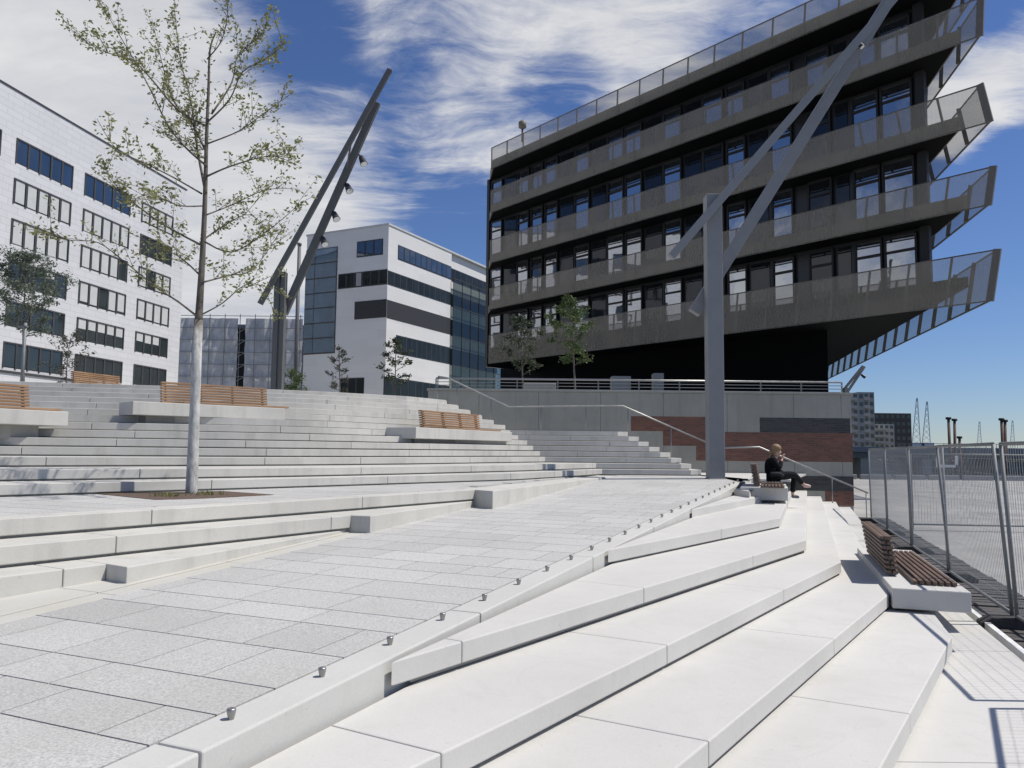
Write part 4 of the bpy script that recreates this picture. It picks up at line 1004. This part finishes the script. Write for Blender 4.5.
limbs = [([(206, 216), (232, 206), (266, 189), (299, 189)], .7), ([(202.5, 193), (172.6, 176), (143, 163), (116, 149), (96, 119)], -.8), ([(206, 126), (179, 110), (149, 76), (133, 60), (100, 51), (76, 35)], .5),
         ([(206, 166), (186, 146), (166, 123), (146, 80), (110, 20), (94, -6)], -.3), ([(205, 192), (197, 150), (190, 100), (180, 55), (174, -4)], 1.0), ([(207, 123), (229, 100), (242, 73), (266, 60), (287, 42)], -.9),
         ([(212, 113), (232, 83), (237, 56), (259, 37), (270, 18)], .6), ([(209, 143), (239, 130), (266, 113), (293, 92)], .2), ([(207, 60), (222, 40), (228, 10), (226, -12)], -.4),
         ([(207.5, 176), (232, 166), (266, 156), (297, 159)], -1.1), ([(197.5, 316), (178, 301), (157, 288), (127, 263), (99, 243), (71, 240), (36, 231)], -.5), ([(199, 315), (223, 304), (244, 286), (262, 287), (273, 311)], .6),
         ([(202, 283), (228, 276), (254, 268), (285, 226)], 1.1), ([(201, 276), (178, 255), (150, 244)], 1.0), ([(203, 246), (160, 222), (120, 190), (104, 164)], .9), ([(205, 242), (232, 252), (266, 232), (300, 205)], -.7),
         ([(205, 205), (180, 205), (150, 195), (128, 205)], -1.2), ([(206, 150), (190, 120), (170, 95), (152, 20)], .9), ([(203, 240), (225, 225), (250, 215), (270, 235)], 1.2)]
for pts, dy in limbs:
    n_ = len(pts); P = [tp_(x+rt.uniform(-1, 1), y+rt.uniform(-1, 1), dy*(i/(n_-1))*1.25+rt.uniform(-.05, .05)) for i, (x, y) in enumerate(pts)]
    L = sum((P[i+1]-P[i]).length for i in range(n_-1)); Q = limb(bw, P, 0.006+0.0045*L, 0.003, 6); twigs.append(Q)
    for _ in range(int(L*8)):
        i = rt.randrange(int(len(Q)*0.22), len(Q)-1); p = Q[i]; d = (Q[i+1]-Q[i]).normalized()
        e = (d*0.7+Vector((rt.uniform(-1, 1), rt.uniform(-1, 1), rt.uniform(-0.35, 0.9)))*0.75).normalized(); l = rt.uniform(0.14, 0.55)
        q1 = p+e*l*0.5+Vector((0, 0, 0.02)); q2 = p+e*l+Vector((0, 0, rt.uniform(-.03, .07))); bw.tube([p, q1, q2], [0.0045, 0.0035, 0.002], 4); twigs.append([p, q1, q2])
twigs.append(up[int(len(up)*0.3):])
bw.build('branches', M['bark'], tr)
lf = MB()
for Q in twigs:
    L = sum((Q[i+1]-Q[i]).length for i in range(len(Q)-1)); nl = int(L*21)+3
    for _ in range(nl):
        f = rt.random()**0.6*(len(Q)-1); i = min(int(f), len(Q)-2); p = Q[i].lerp(Q[i+1], f-i)
        if len(Q) > 4 and f < 0.3*len(Q): continue
        for __ in range(rt.choice((1, 1, 2, 3))): leafquad(lf, p+Vector((rt.gauss(0, .04), rt.gauss(0, .04), rt.gauss(0, .04))), rt.uniform(0.017, 0.038), rt)
    for _ in range(3): leafquad(lf, Q[-1]+Vector((rt.gauss(0, .03), rt.gauss(0, .03), rt.gauss(0, .03))), rt.uniform(0.025, 0.05), rt)
lf.build('crown', M['leafoak'], tr)
pit = MB(); pp = [atz(x, y, LA) for x, y in ((94, 493.8), (222, 491.3), (274, 495), (205, 498.6), (156, 500))]; pit.prism([(p.x, p.y) for p in pp], LA-0.02, LA+0.006); struct(pit, 'soil_path', M['soil'])
wd = MB(); rw_ = random.Random(8)
for cx_, cy_ in ((167, 497), (208, 495.3)):
    c = atz(cx_, cy_, LA)
    for _ in range(60):
        p = c+Vector((rw_.gauss(0, .09), rw_.gauss(0, .07), 0.01)); h = rw_.uniform(.02, .075); d = Vector((rw_.uniform(-.05, .05), rw_.uniform(-.05, .05), h)); s = Vector((0.008, rw_.uniform(-.006, .006), 0))
        wd.add([p-s, p+s, p+d], [(0, 1, 2)])
struct(wd, 'weeds', M['leafoak'], kind='stuff')

def small_tree(name, label, base, trunk_h, top, rx, rz_, leafm, nleaf, ls, seed, cz=None, trunk_r=0.05, nb=16, barkm='bark', shape=1.0, cat='tree', gap=0.5):
    r = random.Random(seed); b = Vector(base); t = thing(name, label, cat, tuple(b)); top = Vector(top)
    w_ = MB(); Q = limb(w_, [b-Vector((0, 0, 0.1)), b.lerp(top, 0.5)+Vector((r.uniform(-.05, .05), r.uniform(-.05, .05), 0)), top], trunk_r, trunk_r*0.2, 8); w_.build('trunk', M[barkm], t)
    w2 = MB(); lf_ = MB(); ends = []
    H = (top-b).length
    for k in range(nb):
        f = trunk_h+(1-trunk_h)*(k+0.5)/nb*0.97; p = b.lerp(top, f); an = k*2.4+r.uniform(-.4, .4)
        env = math.sin(math.pi*min(1, max(0.08, (f-trunk_h)/(1-trunk_h)*0.82+0.16)))**shape; l = rx*env*r.uniform(0.65, 1.1)
        e = p+Vector((math.cos(an)*l, math.sin(an)*l, l*r.uniform(0.15, 0.8))); m1 = p.lerp(e, 0.5)+Vector((0, 0, -0.06*l)); w2.tube([p, m1, e], [trunk_r*0.35, trunk_r*0.22, trunk_r*0.08], 5); ends.append((p, m1, e))
        for j in range(3):
            f2 = r.uniform(0.35, 0.9); p2 = p.lerp(e, f2); l2 = l*r.uniform(0.25, 0.5); e2 = p2+Vector((r.uniform(-1, 1), r.uniform(-1, 1), r.uniform(-.2, .9))).normalized()*l2
            w2.tube([p2, e2], [trunk_r*0.13, trunk_r*0.06], 4); ends.append((p2, p2.lerp(e2, .5), e2))
    ends.append((b.lerp(top, 0.8), b.lerp(top, 0.9), top))
    w2.build('branches', M[barkm], t)
    for _ in range(nleaf):
        p, m1, e = r.choice(ends); f = r.uniform(0.25, 1.05); c = p.lerp(e, f)+Vector((r.gauss(0, 1), r.gauss(0, 1), r.gauss(0, 0.8)))*rx*0.13*gap
        leafquad(lf_, c, ls*r.uniform(0.6, 1.3), r)
    lf_.build('crown', M[leafm], t); return t
bs = aty(25, 384, 26.5); tpv = aty(27, 254, 26.5)
small_tree('feathery_tree', 'small bushy dark grey green tree at the left edge on the upper terrace', (bs.x, 26.5, ZT), 0.42, tpv, 1.45, 1.3, 'leafgrey2', 7000, 0.05, 31, nb=30, shape=0.8)
bs = aty(67, 384, 24.5); tpv = aty(71, 336, 24.5)
small_tree('twiggy_shrub_tree', 'low twiggy grey leaved bush next to the small terrace bench', (bs.x, 24.5, ZT), 0.05, tpv, 0.85, 0.7, 'leafgrey', 900, 0.05, 32, trunk_r=0.03, nb=14, shape=0.5, cat='bush')
p = aty(25.5, 323, 25.5); lpst = thing('lamp_post', 'thin grey post in front of the bushy tree at the left edge', 'post', (p.x, 25.5, ZT)); m_ = MB(); m_.tube([(p.x, 25.5, ZT), (p.x, 25.5, p.z)], 0.052, 10); m_.build('pole', M['galv'], lpst)
m_ = MB(); m_.lathe((p.x, 25.5, ZT), [(0.14, 0), (0.14, 0.02), (0.07, 0.05), (0.06, 0.14)], 12); m_.build('base', M['galv'], lpst)
m_ = MB(); m_.box(p.x-0.24, p.x+0.07, 25.44, 25.56, p.z-0.14, p.z-0.09); m_.build('lamp_head', M['galv'], lpst)
bs = aty(341, 392, 40); tpv = aty(339, 346, 40)
small_tree('slim_tree', 'slim sparse young tree before the shaded white wall of the ribbon window building', (bs.x, 40, ZT), 0.3, (tpv.x, 40, tpv.z), 0.85, 0.7, 'leafgrey', 700, 0.07, 33, nb=13)
bs = aty(395, 396, 38); tpv = aty(396, 338, 38)
small_tree('round_headed_tree', 'young tree with rounded dark crown before the corner of the ribbon window building', (bs.x, 38, ZT), 0.34, (tpv.x, 38, tpv.z), 1.0, 0.8, 'leafdark', 1200, 0.075, 34, nb=15)
bs = aty(297, 390, 36); tpv = aty(296, 371, 36)
small_tree('round_shrub', 'rounded green shrub at the top of the steps right of the dark mast', (bs.x, 36, ZT-0.1), 0.02, (tpv.x, 36, tpv.z), 0.68, 0.5, 'leafgreen', 1500, 0.06, 35, trunk_r=0.03, nb=16, shape=0.45, cat='shrub', gap=1.0)
bs = aty(524, 388, 35); tpv = aty(521, 316, 35)
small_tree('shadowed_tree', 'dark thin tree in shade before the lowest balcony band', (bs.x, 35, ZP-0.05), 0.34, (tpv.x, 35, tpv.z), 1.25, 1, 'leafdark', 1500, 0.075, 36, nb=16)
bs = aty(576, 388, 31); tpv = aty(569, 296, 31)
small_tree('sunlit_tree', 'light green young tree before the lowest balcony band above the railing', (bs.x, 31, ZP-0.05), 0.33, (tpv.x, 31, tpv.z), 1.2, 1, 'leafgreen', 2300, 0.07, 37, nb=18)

# ================================================================ PERSON
def skin_obj(name, mat, verts, edges, parent, root=0, sub=2, off=None):
    me = bpy.data.meshes.new(name); o0 = OFF[parent.name] if parent else (off or Vector((0, 0, 0)))
    me.from_pydata([tuple(Vector(v[0])-o0) for v in verts], edges, []); me.materials.append(mat)
    o = bpy.data.objects.new(name, me); COL.objects.link(o)
    if parent: o.parent = parent; OFF[o.name] = o0
    sk = o.modifiers.new('skin', 'SKIN'); sk.use_smooth_shade = True; sk.branch_smoothing = 0.3
    if not me.skin_vertices: me.attributes.new('skin_vertices', 'SKIN', 'POINT') if False else None
    return o, me
PY = 17.05
def J(px, py, dy=0.0): return aty(px, py, PY+dy)
def skinned(name, mat, V_, E_, parent):
    """grow one continuous tapered surface round a skeleton and bake it to a mesh"""
    me = bpy.data.meshes.new(name+'_skeleton'); me.from_pydata([tuple(v[0]) for v in V_], [], []) if False else me.from_pydata([tuple(v[0]) for v in V_], E_, [])
    tmp = bpy.data.objects.new(name+'_skeleton', me); COL.objects.link(tmp)
    md = tmp.modifiers.new('skin', 'SKIN'); md.use_smooth_shade = True
    sv = me.skin_vertices[0].data if len(me.skin_vertices) else None
    if sv is None:
        bpy.context.view_layer.objects.active = tmp; bpy.context.view_layer.update(); sv = me.skin_vertices[0].data
    for i, v in enumerate(V_):
        r = v[1]; sv[i].radius = r if isinstance(r, tuple) else (r, r); sv[i].use_root = (i == 0)
    sb_ = tmp.modifiers.new('sub', 'SUBSURF'); sb_.levels = 2; sb_.render_levels = 2
    dg = bpy.context.evaluated_depsgraph_get(); ev = tmp.evaluated_get(dg); nm = bpy.data.meshes.new_from_object(ev)
    o0 = OFF[parent.name]
    for v in nm.vertices: v.co = v.co-o0
    nm.materials.clear(); nm.materials.append(mat); nm.name = name
    for p in nm.polygons: p.use_smooth = True
    bpy.data.objects.remove(tmp); o = bpy.data.objects.new(name, nm); COL.objects.link(o); o.parent = parent; OFF[o.name] = o0; return o
hipc = J(771.5, 476.0)
pe = thing('person', 'person in black jacket and dark trousers sitting cross-legged on the short bench, hand at mouth', 'person', (hipc.x, PY, LV[0]))
hipL = J(773, 476.0, .10); hipR = J(773, 476.0, -.10); kneeN = J(794, 474.3, -.09); kneeF = J(794, 476.2, .08)
ankF = J(792.5, 495.2, .06); toeF = J(799.5, 497.6, .05); ankN = J(804, 485.0, -.02); toeN = J(811, 486.6, -.02)
wst = J(770, 470); chest = J(770.5, 463.5); shc = J(772.5, 458.7); nk = J(774.8, 456.2); hd0 = J(776.8, 452.8); hd1 = J(777.6, 449.4)
shR = J(772.4, 459.8, -.17); shL = J(772.4, 459.8, .17); elR = J(779.5, 468.8, -.2); elL = J(778.5, 470.5, .2); wrR = J(781.8, 459.8, -.06); haR = J(781.9, 457.2, -.03); wrL = J(784.5, 474.0, .08); haL = J(787.5, 474.8, .05)
Vb = [(hipc, (.13, .105)), (wst, (.12, .095)), (chest, (.135, .11)), (shc, (.10, .085)), (nk, .05), (hd0, (.07, .08)), (hd1, (.078, .092)), (hipL, .085), (kneeF, .055), (ankF, .036), (toeF, .032), (hipR, .085), (kneeN, .055), (ankN, .036), (toeN, .032), (shL, .055), (elL, .04), (wrL, .026), (haL, (.035, .02)), (shR, .055), (elR, .04), (wrR, .026), (haR, (.035, .02))]
Eb = [(0, 1), (1, 2), (2, 3), (3, 4), (4, 5), (5, 6), (0, 7), (7, 8), (8, 9), (9, 10), (0, 11), (11, 12), (12, 13), (13, 14), (3, 15), (15, 16), (16, 17), (17, 18), (3, 19), (19, 20), (20, 21), (21, 22)]
def fingers(hi, d, side):
    base = Vector(Vb[hi][0]); d = Vector(d).normalized(); s = Vector(side).normalized(); up_ = d.cross(s)
    for k, ln in enumerate((0.06, 0.072, 0.078, 0.07)):
        r0 = base+d*0.03+s*(k-1.5)*0.02; m1 = r0+d*ln*0.5-up_*0.01; m2 = r0+d*ln*0.75-up_*0.035
        i = len(Vb); Vb.extend([(m1, .0088), (m2, .0075)]); Eb.extend([(hi, i), (i, i+1)])
    i = len(Vb); Vb.extend([(base+s*-0.035+d*0.012, .011), (base+s*-0.045+d*0.045, .009)]); Eb.extend([(hi, i), (i, i+1)])
fingers(22, (0.25, 0, 0.6), (0, 1, 0)); fingers(18, (1, -.2, -.3), (0, 1, 0))
# nose and chin
i = len(Vb); fwd = Vector((1, 0, 0)); Vb.extend([(hd0+fwd*0.098+Vector((0, 0, 0.02)), .014), (hd0+fwd*0.07+Vector((0, 0, -0.055)), .03)]); Eb.extend([(5, i), (5, i+1)])
skinned('body', M['skin'], Vb, Eb, pe)
g = 0.018
jk = [(hipc+Vector((0, 0, 0.03)), (.155, .13)), (wst, (.148, .125)), (chest, (.158, .135)), (shc, (.115, .10)), (shL, .078), (elL, .06), (wrL.lerp(elL, .12), .042), (shR, .078), (elR, .06), (wrR.lerp(elR, .12), .042), (nk-Vector((0.01, 0, 0.02)), .068)]
skinned('jacket', M['jacket'], jk, [(0, 1), (1, 2), (2, 3), (3, 4), (4, 5), (5, 6), (3, 7), (7, 8), (8, 9), (3, 10)], pe)
ts = [(hipc, (.15, .115)), (hipL, .10), (hipL.lerp(kneeF, .5), .088), (kneeF, .072), (kneeF.lerp(ankF, .5), .062), (ankF+Vector((0, 0, .05)), .052), (hipR, .10), (hipR.lerp(kneeN, .5), .088), (kneeN, .072), (kneeN.lerp(ankN, .5), .062), (ankN.lerp(kneeN, .12), .05)]
skinned('trousers', M['trouser'], ts, [(0, 1), (1, 2), (2, 3), (3, 4), (4, 5), (0, 6), (6, 7), (7, 8), (8, 9), (9, 10)], pe)
skinned('shoe', M['shoedark'], [(ankF-Vector((0.03, 0, 0.02)), (.05, .045)), (ankF.lerp(toeF, .55), (.048, .042)), (toeF, (.04, .03))], [(0, 1), (1, 2)], pe)
skinned('shoe', M['shoe'], [(ankN-Vector((0.02, 0, 0.01)), (.05, .045)), (ankN.lerp(toeN, .55), (.048, .042)), (toeN, (.04, .03))], [(0, 1), (1, 2)], pe)
hr = MB()
def ellip(mb, c, r, rot=0.0, n=14):
    vs = []; fs = []
    for i in range(n+1):
        th = math.pi*i/n
        for j in range(n):
            ph = 2*math.pi*j/n; x, y, z = r[0]*math.sin(th)*math.cos(ph), r[1]*math.sin(th)*math.sin(ph), r[2]*math.cos(th)
            vs.append(Vector(c)+Vector((x*math.cos(rot)+z*math.sin(rot), y, -x*math.sin(rot)+z*math.cos(rot))))
    for i in range(n):
        for j in range(n): fs.append((i*n+j, i*n+n+j, i*n+n+(j+1) % n, i*n+(j+1) % n))
    mb.add(vs, fs, True)
ellip(hr, hd1+Vector((-0.028, 0, 0.03)), (0.108, 0.094, 0.088), 0.25); ellip(hr, hd1+Vector((-0.085, 0, -0.045)), (0.062, 0.075, 0.085), 0.2)
hr.build('hair', M['hair'], pe); hp2 = MB(); ellip(hp2, hd0+Vector((-0.125, 0, -0.02)), (0.035, 0.04, 0.10), -0.15); hp2.build('ponytail', M['hair'], pe)
em = MB()
for s in (-1, 1):
    c = hd1+Vector((0.078, s*0.033, -0.012)); em.lathe(c-Vector((0.006, 0, 0)), [(0.006, 0), (0.011, 0.006), (0.011, 0.012), (0.004, 0.016)], 8, (1, 0, 0))
em.build('eyes', M['black'], pe)
bg = MB(); c = J(776.5, 475.0, -.28); pts = []
bg.tube([c+Vector((-0.14, 0, -0.02)), c+Vector((-0.1, 0, 0.01)), c+Vector((0.06, 0, 0.02)), c+Vector((0.15, 0, -0.02))], [0.03, 0.055, 0.05, 0.03], 10)
tag(bg.build('shoulder_bag', M['bag']), 'dark grey bag lying on the bench beside the seated person', 'bag')

# ================================================================ CAMERA, SUN, SKY
cd = bpy.data.cameras.new('camera'); cam = bpy.data.objects.new('camera', cd); COL.objects.link(cam)
cam.matrix_world = Matrix.Translation(CAM) @ CM.to_4x4(); cd.sensor_width = 36; cd.lens = F*36/1024; cd.clip_start = 0.05; cd.clip_end = 12000
SC.camera = cam
EL, AZ = 58.0, 0.5                                       # azimuth of the sun from +X towards +Y
sd = Vector((math.cos(R(EL))*math.cos(R(AZ)), math.cos(R(EL))*math.sin(R(AZ)), math.sin(R(EL))))
sl = bpy.data.lights.new('sun', 'SUN'); sl.energy = 4.6; sl.angle = R(0.53); sl.color = (1.0, 0.95, 0.875); so_ = bpy.data.objects.new('sun', sl); COL.objects.link(so_)
so_.rotation_euler = (-sd).to_track_quat('-Z', 'Y').to_euler()
W = bpy.data.worlds.new('World'); SC.world = W; W.use_nodes = True; t = W.node_tree; t.nodes.clear()
class WN(NT):
    def __init__(s): s.t = t
wn = WN(); outw = wn.n('ShaderNodeOutputWorld'); bgn = wn.n('ShaderNodeBackground'); t.links.new(bgn.outputs[0], outw.inputs[0]); bgn.inputs[1].default_value = 0.078
sky = wn.n('ShaderNodeTexSky', sky_type='NISHITA'); sky.sun_disc = False; sky.sun_elevation = R(EL); sky.sun_rotation = R(90-AZ); sky.air_density = 1.0; sky.dust_density = 0.0; sky.ozone_density = 3.0; sky.altitude = 0
gen = wn.n('ShaderNodeTexCoord').outputs['Generated']
sp = wn.n('ShaderNodeSeparateXYZ'); t.links.new(gen, sp.inputs[0])
zz = wn.math('ADD', wn.math('MAXIMUM', sp.outputs[2], 0.0), 0.16)
cbx = wn.n('ShaderNodeCombineXYZ'); t.links.new(wn.math('DIVIDE', sp.outputs[0], zz), cbx.inputs[0]); t.links.new(wn.math('DIVIDE', sp.outputs[1], zz), cbx.inputs[1])
wv = wn.n('ShaderNodeTexNoise'); wv.inputs['Scale'].default_value = 1.3; wv.inputs['Detail'].default_value = 5; t.links.new(cbx.outputs[0], wv.inputs['Vector'])
vs_ = wn.n('ShaderNodeVectorMath', operation='SUBTRACT'); t.links.new(wv.outputs['Color'], vs_.inputs[0]); vs_.inputs[1].default_value = (0.5, 0.5, 0.5)
vm_ = wn.n('ShaderNodeVectorMath', operation='SCALE'); t.links.new(vs_.outputs[0], vm_.inputs[0]); vm_.inputs['Scale'].default_value = 0.42
va_ = wn.n('ShaderNodeVectorMath', operation='ADD'); t.links.new(cbx.outputs[0], va_.inputs[0]); t.links.new(vm_.outputs[0], va_.inputs[1])
mp = wn.n('ShaderNodeMapping'); mp.inputs['Rotation'].default_value = (0, 0, R(24)); mp.inputs['Scale'].default_value = (0.9, 1.5, 1); t.links.new(va_.outputs[0], mp.inputs[0])
n1 = wn.noise(mp.outputs[0], 1.5, 14, 0.62, 0.25)
n2 = wn.noise(cbx.outputs[0], 0.9, 4, 0.5, 0.3)
mp2 = wn.n('ShaderNodeMapping'); mp2.inputs['Rotation'].default_value = (0, 0, R(-8)); mp2.inputs['Scale'].default_value = (1.5, 5.0, 1); t.links.new(va_.outputs[0], mp2.inputs[0])
n3 = wn.noise(mp2.outputs[0], 2.2, 14, 0.70, 0.3)
base = wn.math('ADD', wn.math('ADD', wn.math('MULTIPLY', n1, 0.66), wn.math('MULTIPLY', n2, 0.10)), wn.math('MULTIPLY', n3, 0.40))
def blob(px, py, rad_deg, amt):
    global base
    d = ray(px, py).normalized(); vm = wn.n('ShaderNodeVectorMath', operation='DOT_PRODUCT'); t.links.new(gen, vm.inputs[0]); vm.inputs[1].default_value = tuple(d)
    m_ = wn.mapr(vm.outputs['Value'], math.cos(R(rad_deg)), 1.0, 0.0, amt); base = wn.math('ADD', base, m_)
def dblob(d, rad_deg, amt):
    global base
    d = Vector(d).normalized(); vm = wn.n('ShaderNodeVectorMath', operation='DOT_PRODUCT'); t.links.new(gen, vm.inputs[0]); vm.inputs[1].default_value = tuple(d)
    base = wn.math('ADD', base, wn.mapr(vm.outputs['Value'], math.cos(R(rad_deg)), 1.0, 0.0, amt))
dblob((-.92, -.04, .40), 15, -.30); dblob((-.92, -.15, .16), 16, .22)  # unseen blue gap and bright cloud added for reflections in the office panes
for b_ in ((60, 60, 22, .24), (170, 190, 15, .24), (20, 250, 14, .12), (600, 45, 8, .10), (690, 10, 8, .08), (450, 70, 9, .05), (1000, 75, 6, .26), (1000, 195, 6, .24), (945, 95, 4, .12), (240, 270, 9, .14), (350, 225, 5, .08),
           (270, 25, 6.5, -.20), (330, 110, 8, -.13), (560, 95, 4, -.12), (970, 15, 6, -.2), (1008, 132, 3.0, -.22), (960, 340, 13, -.5), (1100, 330, 14, -.4), (470, 225, 4.5, -.10)):
    blob(*b_)
hz = wn.mapr(sp.outputs[2], 0.02, 0.22, -0.12, 0.0); base = wn.math('ADD', base, hz)
mask = wn.n('ShaderNodeMapRange', interpolation_type='SMOOTHSTEP'); t.links.new(base, mask.inputs[0])
for i_, v_ in ((1, .535), (2, .80), (3, 0), (4, 1)): mask.inputs[i_].default_value = v_
shade = wn.mixc(wn.mapr(n1, 0.36, 0.62, 0, 1), (7.6, 7.8, 8.3), (10.4, 10.35, 10.3))
hue = wn.mixc(1.0, sky.outputs[0], wn.mixc(wn.mapr(sp.outputs[2], 0.0, 0.34, 0, 1), (0.76, 0.88, 1.16), (0.74, 0.87, 1.2)), 'MULTIPLY')
t.links.new(wn.mixc(wn.math('MULTIPLY', mask.outputs[0], 0.93), hue, shade), bgn.inputs[0])
SC.view_settings.view_transform = 'Standard'; SC.view_settings.look = 'None'; SC.view_settings.exposure = 0.0; SC.view_settings.gamma = 1.0
SC.render.engine = 'CYCLES'; SC.cycles.use_denoising = True
SC.cycles.max_bounces = 8; SC.cycles.transparent_max_bounces = 24; SC.cycles.diffuse_bounces = 4
